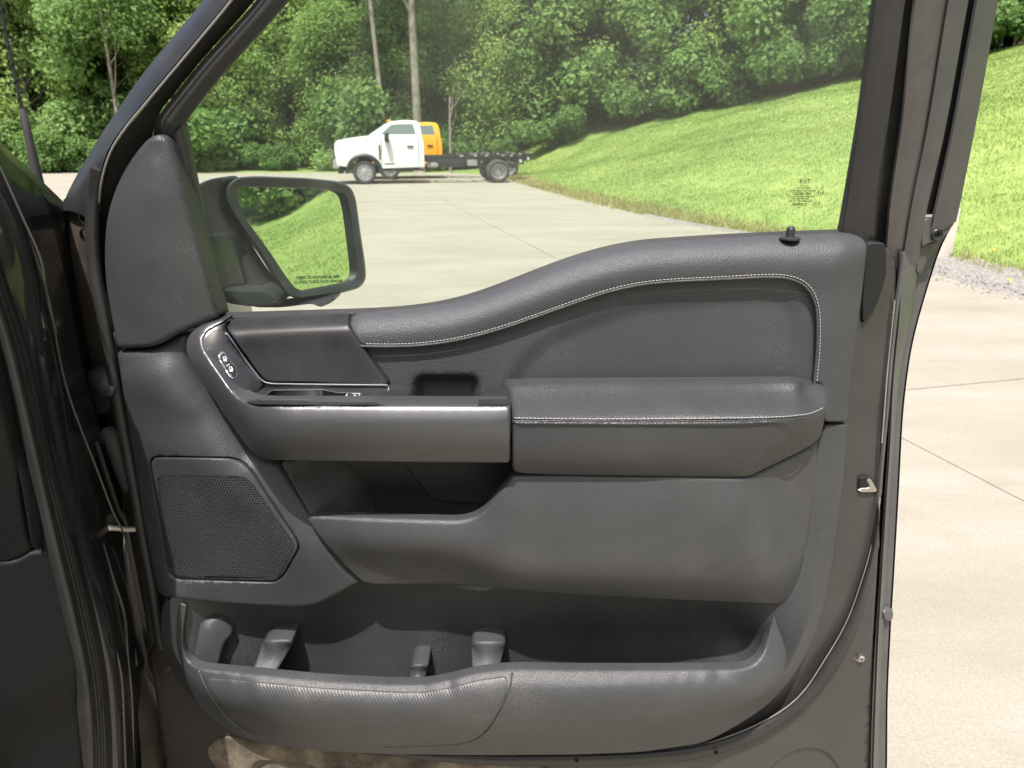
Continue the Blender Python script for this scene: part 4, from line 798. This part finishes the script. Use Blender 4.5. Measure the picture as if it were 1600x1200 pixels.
UP[-2] = (563, 541, 4)
part('upper_trim', UP, up_ctrl, m='soft', r=.0045, thick=.012, res=.007, fr=22)
ins_ctrl = [(580, 548, .0045), (700, 545, .0045), (850, 500, .0045), (1000, 452, .0045), (1200, 442, .0045), (1262, 480, .0045), (1265, 590, .0045), (1000, 595, .0045), (800, 590, .0045), (640, 630, .0045), (610, 600, .0045), (800, 540, .0045)]
INS = [(566, 534, 3), (600, 537), (650, 536), (700, 530), (750, 519), (800, 504), (850, 486), (900, 468), (950, 451), (1000, 440), (1100, 433), (1200, 428), (1230, 430), (1258, 441), (1274, 460), (1282, 490), (1280, 610, 3), (1270, 640), (640, 650), (600, 610)]
part('padded_insert', INS, ins_ctrl, m='soft', r=.003, thick=.02, res=.007, fr=20, feats=[('recess', [(800, 580, 60), (860, 528, 60), (940, 494, 60), (1010, 474), (1100, 466), (1200, 459), (1232, 466), (1248, 486), (1251, 530), (1250, 660), (790, 660)], .006, .016), ('recess', [(654, 594, 8), (742, 594, 8), (748, 660), (644, 660)], .022, .011)])
# armrest
arm_ctrl = dl([(783, 600.5, 0), (1050, 598, 0), (1268, 598, 0)], 9)+dl([(788, 608, -.025), (1050, 606, -.025), (1266, 606, -.024)], 9)+dl([(794, 618, -.053), (1050, 616, -.053), (1200, 615, -.052), (1262, 614, -.048)], 9)+dl([(798, 629, -.080), (1050, 627, -.080), (1200, 626, -.078), (1262, 621, -.066)], 9)+dl([(800, 640, -.095), (1050, 639, -.095), (1200, 638, -.091), (1258, 634, -.078)], 9)+dl([(801, 657, -.101), (1000, 658, -.101), (1200, 656, -.097), (1258, 651, -.084), (1290, 641, -.056)], 9)+[(1284, 606, -.012), (1288, 618, -.036), (1292, 626, -.036)]
part('armrest_pad', [(782, 601, 8), (880, 599), (1050, 598), (1200, 597), (1272, 597, 8), (1288, 602), (1295, 613), (1296, 630), (1291, 643), (1275, 651), (1240, 655), (1150, 657), (1000, 658), (880, 658), (801, 657, 3), (799, 634)], arm_ctrl, m='leather', r=.004, thick=.02, res=.005, fr=14)
side_ctrl = dl([(801, 660, -.099), (1000, 661, -.0995), (1200, 659, -.0955), (1258, 655, -.082), (1288, 648, -.054)])+dl([(801, 695, -.099), (1000, 697, -.100), (1200, 692, -.093), (1270, 682, -.05)])+dl([(802, 724, -.093), (1000, 726, -.094), (1180, 722, -.086), (1265, 694, -.04)])+dl([(805, 739, -.080), (1000, 742, -.081), (1168, 744, -.077), (1240, 711, -.048)])
part('armrest_side', [(800, 658, 3), (1000, 660), (1150, 659), (1240, 656), (1291, 645, 3), (1287, 672), (1280, 688), (1262, 701), (1215, 724), (1168, 747, 12), (1000, 745), (870, 743), (815, 741), (800, 737, 5)], side_ctrl, m='leather', r=.004, thick=.07, res=.006, fr=16)
# metal pull handle trim
han_ctrl = dl([(797, 636, -.104), (600, 636, -.104), (440, 636, -.101), (398, 633, -.094), (376, 626, -.084), (348, 594, -.062), (325, 560, -.042), (316, 536, -.026), (326, 514, -.010), (350, 501, .004)])+dl([(797, 646, -.110), (600, 646, -.110), (440, 648, -.107), (390, 645, -.096), (360, 618, -.073), (330, 582, -.050), (308, 548, -.028)])+dl([(797, 700, -.110), (600, 700, -.110), (440, 698, -.104), (395, 690, -.088)])+dl([(797, 722, -.098), (600, 721, -.098), (440, 718, -.092), (398, 708, -.076), (350, 648, -.052), (310, 586, -.030), (291, 545, -.014), (298, 522, -.006), (340, 502, .004)])
part('pull_handle_trim', [(352, 497, 3), (322, 505), (300, 516), (289, 532), (289, 552), (308, 586), (350, 650), (388, 702), (402, 714), (420, 720), (500, 722), (650, 724), (797, 725, 3), (798, 634, 3), (640, 633), (420, 633), (392, 631), (374, 624), (360, 610), (336, 574), (318, 546), (314, 530), (324, 516), (350, 503, 3)], han_ctrl, m='metal_trim', r=.0045, thick=.03, res=.006, fr=16)
ca, cb_ = P3(405, 700, -.06), P3(797, 700, -.06); zc = P3(600, 668, -.06)[2]
box('pull_handle_light_block', ((ca[0]+cb_[0])/2, -.028, zc), (cb_[0]-ca[0], .105, .012), 'black_hole', door, bev=.003)  # hidden black plate added to keep sunlight out of the handle cavity
# bezel, accent panel, chrome line, switch plate
bez_ctrl = [(350, 504, .004), (320, 530, -.016), (326, 555, -.034), (350, 595, -.056), (376, 626, -.078), (408, 603, -.022), (380, 562, -.012), (352, 518, -.004), (345, 560, -.028), (375, 600, -.044)]
BZ = Depth(bez_ctrl)
part('lock_switch_bezel', [(352, 503, 3), (325, 516), (315, 531), (319, 547), (338, 577), (362, 613), (378, 628, 4), (411, 604, 3), (378, 562), (347, 514, 3)], BZ, m='gloss_black', r=.001, thick=.01, res=.006, fr=10)
part('lock_switch_rim', [(340, 551, 5), (350, 547, 5), (373, 585, 5), (371, 592, 5), (361, 593, 5), (341, 562, 5)], Depth([(a, b, c-.0012) for a, b, c in bez_ctrl]), m='chrome', r=.001, thick=.003, res=.004, fr=5)
part('lock_switch', [(342.5, 553, 4), (349, 550, 4), (370, 585, 4), (368.5, 590, 4), (362.5, 590.5, 4), (343.5, 561, 4)], Depth([(a, b, c-.0024) for a, b, c in bez_ctrl]), m='satin_black', r=.001, thick=.003, res=.004, fr=4)
bz3 = Depth([(a, b, c-.0030) for a, b, c in bez_ctrl]); icons = []
for (a, b) in ((351, 560), (360.5, 576)):
    g = [bz3.px(a+dx, b+dy) for dx, dy in ((-1.5, .4), (3.4, .4), (3.4, 4.4), (-1.5, 4.4))]; icons.append((g, [(0, 1, 2, 3)]))
    arc = [bz3.px(a+.9+2.4*math.cos(t)-1.0, b+.2-3.2*math.sin(t)) for t in np.linspace(-.1, math.pi, 9)]; icons.append(tube_geo(arc, .0005, 4))
g = [bz3.px(*q) for q in ((353.5, 571.6), (358.5, 568.4), (359, 569.2), (354, 572.4))]; icons.append((g, [(0, 1, 2, 3)]))
mesh_obj('lock_icon', *merge(icons), 'white_ink', door, smooth=False)
acc_ctrl = dl([(356, 502, .030), (366, 498.5, .030), (450, 494.5, .030), (545, 490.5, .030)], 10)+dl([(354, 507, .012), (450, 502.5, .012), (545, 498.5, .012)], 10)+dl([(353, 513, .0), (450, 511, .0), (546, 509, .0)], 10)+dl([(360, 524, -.002), (450, 523, -.002), (553, 522, -.002)], 12)+dl([(380, 552, -.008), (470, 552, -.008), (571, 552, -.008)], 16)+dl([(404, 582, -.014), (470, 582, -.014), (592, 582, -.014)], 16)+dl([(414, 596, -.017), (500, 598, -.017), (604, 600, -.017)], 16)
part('accent_panel', [(354, 503, 4), (366, 498), (450, 494), (545, 490, 3), (543, 506, 4), (565, 541), (606, 601, 3), (500, 598), (424, 597), (412, 593), (404, 583), (380, 550), (352, 510, 4)], acc_ctrl, m='satin_black', r=.0015, thick=.02, res=.005, fr=14)
AC = Depth([(a, b, c-.002) for a, b, c in acc_ctrl])
tube('chrome_line', [AC.px(*p) for p in resample(np.array(fillet([(362, 498), (352, 504), (347, 511), (378, 556), (404, 590), (413, 598), (428, 600), (500, 601), (606, 602), (608, 606), (606, 612)], 10, closed=False)), 3, False)], .0013, 'chrome', door, 6)
plate = [(408, 605, -.019), (500, 605, -.019), (606, 606, -.019), (640, 611, -.024), (636, 633, -.099), (500, 632, -.099), (395, 630, -.094), (380, 628, -.084), (500, 618, -.058), (600, 619, -.060)]
PD = Depth(plate)
CUP = [(406, 625, 2), (425, 610, 3), (505, 609, 6), (527, 614, 6), (566, 614, 2), (562, 623, 2), (528, 621, 5), (490, 625, 6)]
part('switch_plate', [(411, 604, 3), (500, 604), (606, 605), (628, 606), (641, 612, 5), (632, 634, 4), (500, 633), (400, 632), (379, 628, 4)], PD, m='satin_black', r=.001, thick=.01, res=.005, fr=8, holes=[CUP])
rim = [PD.px(*p) for p in resample(fillet(CUP, 4), 3)]; low = [p+np.array((0, .006, -.022)) for p in rim]; N = len(rim)
mesh_obj('pull_cup', rim+low, [(i, (i+1) % N, N+(i+1) % N, N+i) for i in range(N)]+[tuple(range(N, 2*N))], 'gloss_black', door, angle=30)
tube('cup_rim', rim+rim[:1], .0006, 'jamb_grey', door, 5)
sw = Depth([(a, b, c-.001) for a, b, c in plate])
mesh_obj('window_switch', [sw.px(*q) for q in ((534, 623.5), (543, 613.5), (567, 613.5), (561, 623.5))]+[sw.px(*q)+np.array((0, .002, -.006)) for q in ((534, 623.5), (543, 613.5), (567, 613.5), (561, 623.5))], [(0, 1, 2, 3), (0, 1, 5, 4), (1, 2, 6, 5), (2, 3, 7, 6), (3, 0, 4, 7)], 'gloss_black', door, smooth=False)
sw2 = Depth([(a, b, c-.0018) for a, b, c in plate]); ic = []
for q in (((537, 622), (542, 615.5), (543.5, 615.5), (538.5, 622)), ((552, 619.8), (553, 617.2), (556, 617.2), (555, 619.8)), ((546.5, 622.2), (546.8, 621.6), (558.8, 621.6), (558.5, 622.2)), ((558.5, 622.2), (562, 614.8), (562.8, 614.8), (559.3, 622.2)), ((550, 615.4), (550.3, 614.8), (562.3, 614.8), (562, 615.4))): ic.append(([sw2.px(*p) for p in q], [(0, 1, 2, 3)]))
mesh_obj('window_switch_icon', *merge(ic), 'white_ink', door, smooth=False)
part('grab_end', [(744, 634, 3), (752, 622), (764, 611), (783, 602, 5), (793, 618), (799, 634, 3)], [(783, 603, -.004), (770, 609, -.02), (750, 630, -.094), (797, 632, -.099), (775, 622, -.068)], m='satin_black', r=.003, thick=.02, res=.004, fr=8)
# sail cover in front of the mirror
sail_ctrl = dl([(222, 222, .004), (195, 258, .014), (175, 300, .022), (163, 345, .028), (160, 400, .030), (163, 450, .028), (180, 543, .020)], 30)+dl([(246, 214, -.006), (238, 300, -.013), (236, 400, -.012), (240, 500, -.006), (242, 538, -.003)], 30)+dl([(262, 220, -.001), (285, 290, -.003), (305, 370, -.002), (325, 445, .0), (340, 493, .004)], 30)
part('mirror_sail_cover', [(222, 222), (236, 211), (250, 209), (262, 216), (270, 232), (285, 290), (305, 370), (325, 445), (340, 496, 4), (300, 513), (272, 525), (252, 538), (232, 545), (181, 546, 6), (172, 500), (163, 450), (160, 400), (163, 345), (175, 300), (195, 258)], sail_ctrl, m='plastic', r=.008, thick=.03, res=.006, fr=24)
# stitching (two threads) along the insert and the armrest
def stitches(name, path, dep, pitch, ln, r=.00066):
    q = [dep.px(*p) for p in resample(np.array(fillet(path, 40, closed=False)), 3, False)]; q = resample(np.array(q), pitch, False); geo = []
    for i in range(len(q)-1):
        a = q[i]; b = a+(q[i+1]-a)*ln; geo.append(tube_geo([a, (a+b)/2-np.array((0, .0005, 0)), b], [r*.6, r, r*.6], 5))
    o = mesh_obj(name, *merge(geo), 'thread', door); o['kind'] = 'stuff'
UPD = Depth([(a, b, c-.0006) for a, b, c in up_ctrl])
stitches('insert_stitching', [(572, 537)]+[(p[0], p[1]-3.2) for p in ST[1:12]]+[(1200, 428.5), (1230, 429.5), (1256, 438), (1273, 456), (1281, 484), (1282, 520), (1280, 560), (1276, 597)], UPD, .0048, .74)
tube('insert_seam', [UPD.px(p[0], p[1]+.6) for p in resample(np.array(fillet(ST, 40, closed=False)), 5, False)], .0019, 'soft', door, 8)
ARD = Depth([(a, b, c-.0012) for a, b, c in arm_ctrl])
stitches('armrest_stitching', [(803, 653), (900, 654.5), (1000, 654.5), (1150, 653), (1230, 651), (1268, 646), (1286, 637)], ARD, .0050, .74)
tube('armrest_seam', [ARD.px(*p) for p in resample(np.array(fillet([(801, 657.5), (1000, 658.5), (1150, 657.5), (1240, 655), (1276, 650), (1291, 642), (1295, 632)], 30, closed=False)), 4, False)], .0012, 'leather', door, 6)
# lock knob
c = P3(1234, 373, .014); V, Fc = lathe_geo([(.0145, -.002), (.0150, .001), (.0125, .003), (.0065, .0035), (.0060, .006), (.0062, .014), (.0058, .019), (.0035, .022), (.0001, .0228)], 20, 'z')
mesh_obj('lock_knob', [(c[0]+q[0]*.9, c[1]+q[1]*.9, c[2]+q[2]*.72) for q in V], Fc, 'rubber', door, angle=40)
# latch striker pocket, bolt, drain holes
part('latch_opening', [(1343, 746, 3), (1362, 745, 3), (1374, 770, 3), (1341, 771, 3)], [(1343, 746, .0395), (1374, 770, .0395), (1341, 771, .0395)], m='black_hole', r=.0008, thick=.002, fr=3)
part('latch_claw', [(1341.5, 764, 2), (1360, 762, 3), (1354, 748, 2), (1361, 746.5, 2), (1373, 769.5, 2), (1342, 770, 2)], [(1343, 766, .0375), (1374, 770, .0375), (1358, 748, .0375)], m='steel', r=.0015, thick=.003, fr=2, res=.004)
bolt(1343, 1026, .053, 1.15)
for a, b in ((1119, 1176), (901, 1188)): c = P3(a, b, .030); V, Fc = lathe_geo([(.004, .001), (.004, -.001), (.0025, -.001), (.002, .003), (.0001, .003)], 12); mesh_obj('drain_plug', [(c[0]+q[0], c[1]+q[1], c[2]+q[2]) for q in V], Fc, 'black_hole', door)

#@@MIRROR
# ---- door mirror (outside the glass)
mz = .36
def mdep(off): return [(371, 292, .285+off), (545, 300, .40+off), (470, 452, .352+off), (390, 340, .297+off)]
GLS = [(371, 296, 6), (380, 292, 6), (480, 294), (525, 297), (540, 304), (546, 325), (555, 395), (558, 428), (550, 440), (510, 448), (474, 455), (461, 450), (447, 432), (420, 391), (386, 345), (374, 322)]
pl = [np.array((P3(372, 292, .29))), np.array(P3(546, 304, .40)), np.array(P3(466, 454, .33))]
nn = np.cross(pl[1]-pl[0], pl[2]-pl[0]); nn /= np.linalg.norm(nn)
MN = np.array((math.sin(math.radians(53)), -math.cos(math.radians(53)), math.tan(math.radians(4.7)))); MN /= np.linalg.norm(MN); MC = P3(470, 370, .36)
def onm(px, py, off=0.):
    r = ray(px, py); o = np.array((0, -D, H)); t = ((MC+MN*off-o)@MN)/(r@MN); return o+r*t
g2 = resample(fillet(GLS, 14), 4); V = [onm(*p) for p in g2]
mesh_obj('mirror_glass', V, [tuple(range(len(V)))], 'mirror_glass', door, smooth=False)
def ring_loft(name, loops, m, n=140, ang=35):
    C = []
    for lp, off, push in loops:
        q = np.array([onm(p[0], p[1], off) for p in resample(fillet(lp, 16), 4)])+np.array(push)
        q = resample(q, 1e-9+np.linalg.norm(np.diff(np.vstack([q, q[:1]]), axis=0), axis=1).sum()/n)[:n]
        C.append(q)
    k = min(len(c) for c in C); C = [c[:k] for c in C]
    # align starts by angle round the centre
    out = []
    for c in C:
        d = c-c.mean(0); i = int(np.argmin(np.abs(np.arctan2(d[:, 2]-d[:, 2].max()*.9, d[:, 0]-d[:, 0].min()*.9)))) if False else int(np.argmin(d[:, 0]-d[:, 2])); out.append(np.roll(c, -i, 0))
    V = np.vstack(out); Fc = [(i*k+j, i*k+(j+1) % k, (i+1)*k+(j+1) % k, (i+1)*k+j) for i in range(len(out)-1) for j in range(k)]; Fc.append(tuple((len(out)-1)*k+j for j in range(k)))
    return mesh_obj(name, V, Fc, m, door, angle=ang)
HOUS = [(352, 292, 10), (368, 277), (400, 275), (480, 278), (528, 283), (548, 291), (556, 310), (564, 370), (571, 412), (572, 438), (562, 450), (530, 459), (468, 467), (452, 464), (440, 448), (412, 402), (372, 345), (354, 315)]
grow = lambda lp, s, c=(465, 370): [(c[0]+(p[0]-c[0])*s, c[1]+(p[1]-c[1])*s)+tuple(p[2:]) for p in lp]
ring_loft('mirror_housing', [(grow(GLS, 1.0), -.006, (0, 0, 0)), (grow(GLS, 1.015), .012, (0, 0, 0)), (grow(HOUS, .975), .016, (0, 0, 0)), (HOUS, .008, (0, 0, 0)), (grow(HOUS, 1.0), -.02, (0, 0, 0)), (grow(HOUS, .97), -.06, (-.008, .0, 0)), (grow(HOUS, .8), -.10, (-.02, 0, 0)), (grow(HOUS, .5), -.125, (-.02, 0, 0))], 'mirror_black')
# inner flank of the mirror with the folding foot
part('mirror_flank', [(300, 302), (306, 288, 8), (326, 280), (342, 277, 8), (352, 279), (344, 300), (344, 330), (368, 385), (404, 440), (436, 472, 6), (440, 475), (390, 474), (345, 470), (320, 440), (305, 380)], [(310, 295, .21), (350, 280, .24), (352, 285, .25), (350, 330, .245), (330, 350, .225), (404, 445, .26), (436, 468, .28), (350, 465, .22), (310, 420, .2)], m='mirror_black', r=.006, thick=.06, res=.008, fr=20)
part('mirror_foot', [(322, 367, 4), (352, 367, 8), (366, 395), (378, 430), (386, 455, 4), (345, 460, 4), (330, 420)], [(325, 370, .19), (355, 370, .215), (384, 455, .245), (345, 458, .19)], m='gloss_black', r=.003, thick=.05, res=.007, fr=10)
part('mirror_base_lip', [(345, 452, 4), (386, 454), (410, 454, 4), (432, 466), (425, 477), (395, 480), (352, 474, 4)], [(348, 455, .185), (420, 455, .24), (450, 470, .26), (352, 474, .185)], m='mirror_black', r=.003, thick=.08, res=.008, fr=10)
part('puddle_lamp', [(382, 474, 6), (430, 477), (487, 470), (524, 462, 4), (523, 470), (512, 476), (500, 481, 3), (487, 475, 3), (440, 481), (398, 481)], [(385, 476, .30), (450, 478, .31), (520, 465, .35)], m='gloss_black', r=.003, thick=.05, res=.008, fr=10)
tx = []
for s, px_, py_, sz in (('OBJECTS IN MIRROR ARE', 497.5, 433.5, 7.0), ('CLOSER THAN THEY APPEAR', 498.5, 440.5, 7.0)):
    V, Fc = text_mesh(s, sz, bold=0); wdt = max(v[0] for v in V)-min(v[0] for v in V); k = (68 if 'OBJ' in s else 76)/wdt
    tx.append(([onm(px_+v[0]*k, py_-v[1]-v[0]*k*.028, .0012) for v in V], Fc))
mesh_obj('mirror_lettering', *merge(tx), 'dark_ink', door, smooth=False)

#@@CAB
# ---- cab side seen at the left edge
def cab(name, curves, m, **k): return loft(name, curves, m, truck, **k)
e1 = [(-70, 235, -.10), (-30, 330, -.10), (18, 430, -.10), (55, 545, -.10), (80, 650, -.10), (105, 750, -.10), (132, 850, -.10), (158, 950, -.10), (178, 1050, -.10), (184, 1200, -.10), (184, 1400, -.10)]
e2 = [(-30, 230, -.075), (10, 320, -.075), (46, 420, -.075), (72, 545, -.075), (94, 640, -.075), (120, 750, -.075), (148, 850, -.07), (176, 950, -.07), (194, 1040, -.07), (198, 1200, -.07), (196, 1400, -.07)]
e3 = [(0, 238, -.03), (36, 300, -.03), (72, 430, -.03), (92, 545, -.03), (112, 640, -.03), (140, 740, -.02), (170, 850, -.02), (192, 950, -.02), (205, 1040, -.02), (214, 1200, -.02), (214, 1400, -.02)]
e4 = [(60, 292, .03), (80, 340, .03), (104, 440, .03), (122, 545, .03), (146, 640, .03), (176, 740, .05), (196, 850, .06), (216, 950, .07), (236, 1060, .08), (250, 1200, .08), (250, 1400, .08)]
e5 = [(95, 326, .08), (110, 360, .10), (128, 440, .11), (150, 545, .12), (176, 640, .13), (206, 740, .14), (236, 850, .15), (258, 950, .16), (280, 1060, .18), (310, 1200, .20), (310, 1400, .2)]
e0 = [(a-45, b, -.13) for a, b, c in e1]; e6 = [(a+90, b, .34) for a, b, c in e5]
cab('hinge_pillar', [e0, e1, e2, e3, e4], 'paint_black', n=90, sub=4, angle=60)
cab('hinge_pillar_return', [e4, e5, e6], 'cab_trim', n=60, sub=3, angle=60)
tube('pillar_bead', pathpts([(150, 690, .01), (166, 740, .01), (186, 800, .02), (196, 815, .02)], P3), .003, 'rubber', truck, 6)
tube('pillar_edge', pathpts([(160, 850, -.04), (178, 910, -.035), (196, 960, -.03), (198, 1020, -.03), (206, 1090, -.03), (208, 1200, -.03)], P3), .0022, 'jamb_gloss', truck, 6)
tube('pillar_lip', pathpts([(196, 850, .03), (200, 920, .03), (206, 990, .02), (214, 1040, .01)], P3), .0018, 'jamb_grey', truck, 6)
# body-side aperture flange highlights
for nm, pts, r in (('flange_edge', [(-10, 330, -.09), (28, 440, -.09), (62, 560, -.09), (90, 680, -.09), (118, 790, -.09), (132, 840, -.085), (146, 900, -.085), (172, 985, -.085), (190, 1050, -.085), (196, 1200, -.085)], .0018), ('pillar_crease', [(30, 330, -.05), (62, 420, -.045), (80, 480, -.045), (90, 545, -.04), (104, 610, -.04), (128, 675, -.035), (150, 730, -.03), (176, 800, -.028), (192, 830, -.02)], .0014), ('seam_line', [(0, 260, -.062), (40, 350, -.06), (66, 405, -.06), (74, 470, -.06), (88, 520, -.055)], .0014)):
    tube(nm, pathpts(pts, P3), r, 'jamb_gloss', truck, 6)
# rubber door-opening seal with ridges
sL = [(-110, 250, -.16), (-60, 380, -.16), (-14, 520, -.16), (18, 640, -.16), (56, 840, -.16), (82, 950, -.16), (108, 1060, -.16), (116, 1150, -.16), (114, 1400, -.16)]
sR = [(-60, 240, -.11), (-8, 380, -.11), (46, 540, -.11), (72, 660, -.11), (120, 840, -.11), (148, 950, -.11), (168, 1050, -.11), (176, 1150, -.11), (176, 1400, -.11)]
mix = lambda t, Y: [((1-t)*a[0]+t*b[0], (1-t)*a[1]+t*b[1], Y) for a, b in zip(sL, sR)]
cab('door_opening_seal', [mix(0, -.15), mix(.08, -.168), mix(.3, -.178), mix(.5, -.174), mix(.56, -.160), mix(.66, -.158), mix(.72, -.148), mix(.82, -.146), mix(.88, -.132), mix(1, -.11)], 'rubber', n=90, sub=4, angle=60)
# inner trims
part_c = lambda *a, **k: relief(*a, parent=truck, **k)
part_c('pillar_trim', [(-160, 240), (-90, 280), (-40, 420), (5, 560), (36, 680), (74, 850), (84, 862, 5), (47, 860, 4), (30, 760), (-10, 590), (-80, 420), (-170, 320)], [(-90, 300, -.17), (20, 640, -.17), (75, 850, -.165), (-60, 480, -.2), (40, 850, -.2)], m='cab_trim', r=.004, thick=.04, fr=30)
part_c('dash_end_panel', [(-330, 300), (-170, 320), (-80, 420), (-10, 590), (30, 760), (47, 862, 4), (20, 880), (-330, 900)], [(-300, 400, -.26), (20, 860, -.19), (-20, 600, -.2), (-150, 600, -.24), (-300, 880, -.26)], m='cab_trim', r=.006, thick=.04, fr=30)
part_c('kick_panel', [(-330, 860), (20, 878), (46, 862, 4), (84, 862, 6), (100, 930), (122, 1040), (128, 1150), (122, 1420), (-330, 1420)], [(-300, 900, -.22), (60, 870, -.18), (100, 960, -.175), (125, 1100, -.17), (120, 1400, -.19), (0, 1000, -.215), (40, 1100, -.215), (20, 1390, -.24), (-300, 1390, -.26)], m='cab_trim', r=.006, thick=.04, fr=30)
# fender behind the hinge line, windscreen pillar and roof
fz = P3(95, 326, .08)
V = []; ny_ = 14
prof = [(0, 0), (-.012, .0), (-.05, .055), (-.16, .13), (-.36, .17), (-.9, .2)]
for j in range(ny_+1):
    t = j/ny_; y = .075+1.15*t
    for (dx, dz) in prof: V.append((fz[0]+dx-.06-.12*t*t, y, fz[2]+dz-.26-.06*t*t))
    V.append((fz[0]-.05-.10*t*t, y, .75))
K = len(prof)+1; mesh_obj('fender', V, [(j*K+a, j*K+b, (j+1)*K+b, (j+1)*K+a) for j in range(ny_) for a, b in [(i, i+1) for i in range(K-2)]+[(0, K-1)]], 'paint_black', truck, angle=60)
cab('cowl_corner', [[(-120, 140, -.02), (-40, 195, .02), (0, 238, .05), (60, 292, .07), (95, 326, .085)], [(-140, 150, -.06), (-60, 215, -.04), (-12, 262, -.03), (50, 310, .02), (92, 338, .07)], [(-160, 200, -.1), (-90, 260, -.09), (-30, 320, -.08), (30, 350, -.02), (84, 370, .05)]], 'paint_black', n=40, sub=3, thick=.02)
# roof, floor and rear of the cab, out of the picture to the left and behind
rx = -.98
for nm, c, s, mm in (('cab_roof', (-1.66, -1.02, 1.93), (1.72, 1.8, .06), 'paint_black'), ('cab_floor', (-1.75, -.9, .50), (1.5, 1.9, .1), 'plastic_dark'), ('far_side', (-2.55, -.9, 1.15), (.06, 2.0, 1.4), 'plastic_dark'), ('dashboard', (-1.75, .05, 1.0), (1.45, .35, .5), 'plastic_dark'), ('firewall', (-1.75, .25, .8), (1.5, .06, .8), 'plastic_dark'), ('rear_bodyside', (-.86, -3.0, .95), (.12, 3.3, .8), 'paint_black'), ('rear_pillar', (-.88, -1.45, 1.6), (.1, .25, .62), 'paint_black'), ('front_seat_back', (-1.35, -1.25, 1.1), (.52, .18, .75), 'cab_trim'), ('front_seat_cushion', (-1.35, -.85, .8), (.52, .6, .2), 'cab_trim'), ('cab_back', (-1.75, -1.95, 1.3), (1.5, .06, 1.25), 'plastic_dark'), ('cargo_bed', (-1.8, -3.3, .95), (1.4, 2.5, .5), 'paint_black')):
    box(nm, c, s, mm, truck, bev=.02)
tube('windscreen_pillar', [(-1.0, .12, 1.42), (-1.03, -.15, 1.62), (-1.08, -.45, 1.82), (-1.12, -.65, 1.9)], [.045]*4, 'paint_black', truck, 10)
# radio aerial on the fender
Ya = .62
tube('aerial', pathpts([(64, 330, Ya), (60, 285, Ya), (46, 225, Ya), (36, 175, Ya)], P3), [.0105]*6+[.0095]*200, 'rubber', truck, 10) if False else None
ap = [P3(66, 340, Ya), P3(60, 285, Ya), P3(48, 230, Ya), P3(36, 174, Ya)]; tube('aerial', ap+[P3(34, 172, Ya)], [.011, .0105, .0085, .0062, .005], 'felt', truck, 10)
tube('aerial_mast', [P3(35, 174, Ya), P3(18, 95, Ya), P3(2, 20, Ya), P3(-40, -160, Ya)], [.0036, .0033, .0028, .002], 'rubber', truck, 7)
wr = [np.array(P3(35, 174, Ya))*(1-t)+np.array(P3(-40, -160, Ya))*t+np.array((math.cos(t*75)*.0042, math.sin(t*75)*.0042, 0)) for t in np.linspace(0, 1, 200)]; tube('aerial_winding', wr, .0009, 'rubber', truck, 4)
# hinges, wiring boot, check strap
def lump(name, ol, ct, m, **k): return relief(name, ol, ct, m, truck, **k)
lump('upper_hinge', [(128, 590), (140, 578), (168, 574), (182, 590), (180, 615), (170, 624), (140, 622), (128, 608)], [(130, 600, .05), (150, 582, .04), (178, 580, .045), (150, 605, .015), (175, 605, .02), (150, 620, .04)], 'satin_black', r=.008, thick=.05, res=.005, fr=10)
lump('upper_hinge_leaf', [(126, 602), (145, 612), (170, 612), (172, 640), (160, 652), (136, 640)], [(128, 610, .06), (150, 618, .035), (170, 630, .045), (150, 648, .055)], 'satin_black', r=.006, thick=.05, res=.005, fr=10)
tube('wiring_boot', pathpts([(166, 684, .05), (172, 676, .045), (178, 690, .04), (186, 715, .04), (196, 742, .04), (204, 762, .045)], P3, 3), .0125, 'felt', truck, 10)
tube('wiring_boot_ring', pathpts([(160, 700, .055), (162, 682, .05), (172, 671, .045), (182, 678, .045)], P3, 2), .006, 'felt', truck, 8)
tube('check_strap', pathpts([(146, 830, -.015), (172, 824, .0), (200, 828, .02), (236, 824, .045)], P3, 4), .0055, 'steel', truck, 8, .55)
lump('check_strap_bracket', [(141, 822), (158, 820), (166, 826), (164, 842), (150, 848), (142, 842)], [(142, 830, -.03), (165, 830, -.012), (150, 846, -.028)], 'paint_muddy', r=.003, thick=.03, res=.005, fr=6)
b = bolt(150, 834, -.034, .8, 'steel'); b.name = 'strap_bolt'
lump('lower_hinge', [(232, 1010), (258, 1004), (272, 1030), (262, 1058), (238, 1060), (226, 1035)], [(230, 1030, .06), (250, 1010, .03), (268, 1035, .03), (245, 1055, .05)], 'paint_muddy', r=.008, thick=.06, res=.005, fr=10)
cab('sill_corner', [[(205, 1020, .01), (214, 1100, .0), (222, 1200, -.01), (224, 1400, -.01)], [(232, 1060, .06), (240, 1120, .05), (252, 1200, .04), (256, 1400, .04)], [(250, 1090, .10), (268, 1140, .10), (250, 1200, .09), (280, 1400, .09)]], 'paint_muddy', n=40, sub=3)
cab('sill_flange', [[(262, 1120, .11), (256, 1160, .09), (246, 1200, .08), (240, 1400, .08)], [(268, 1122, .11), (262, 1162, .09), (252, 1202, .08), (248, 1400, .08)]], 'jamb_grey', n=20)
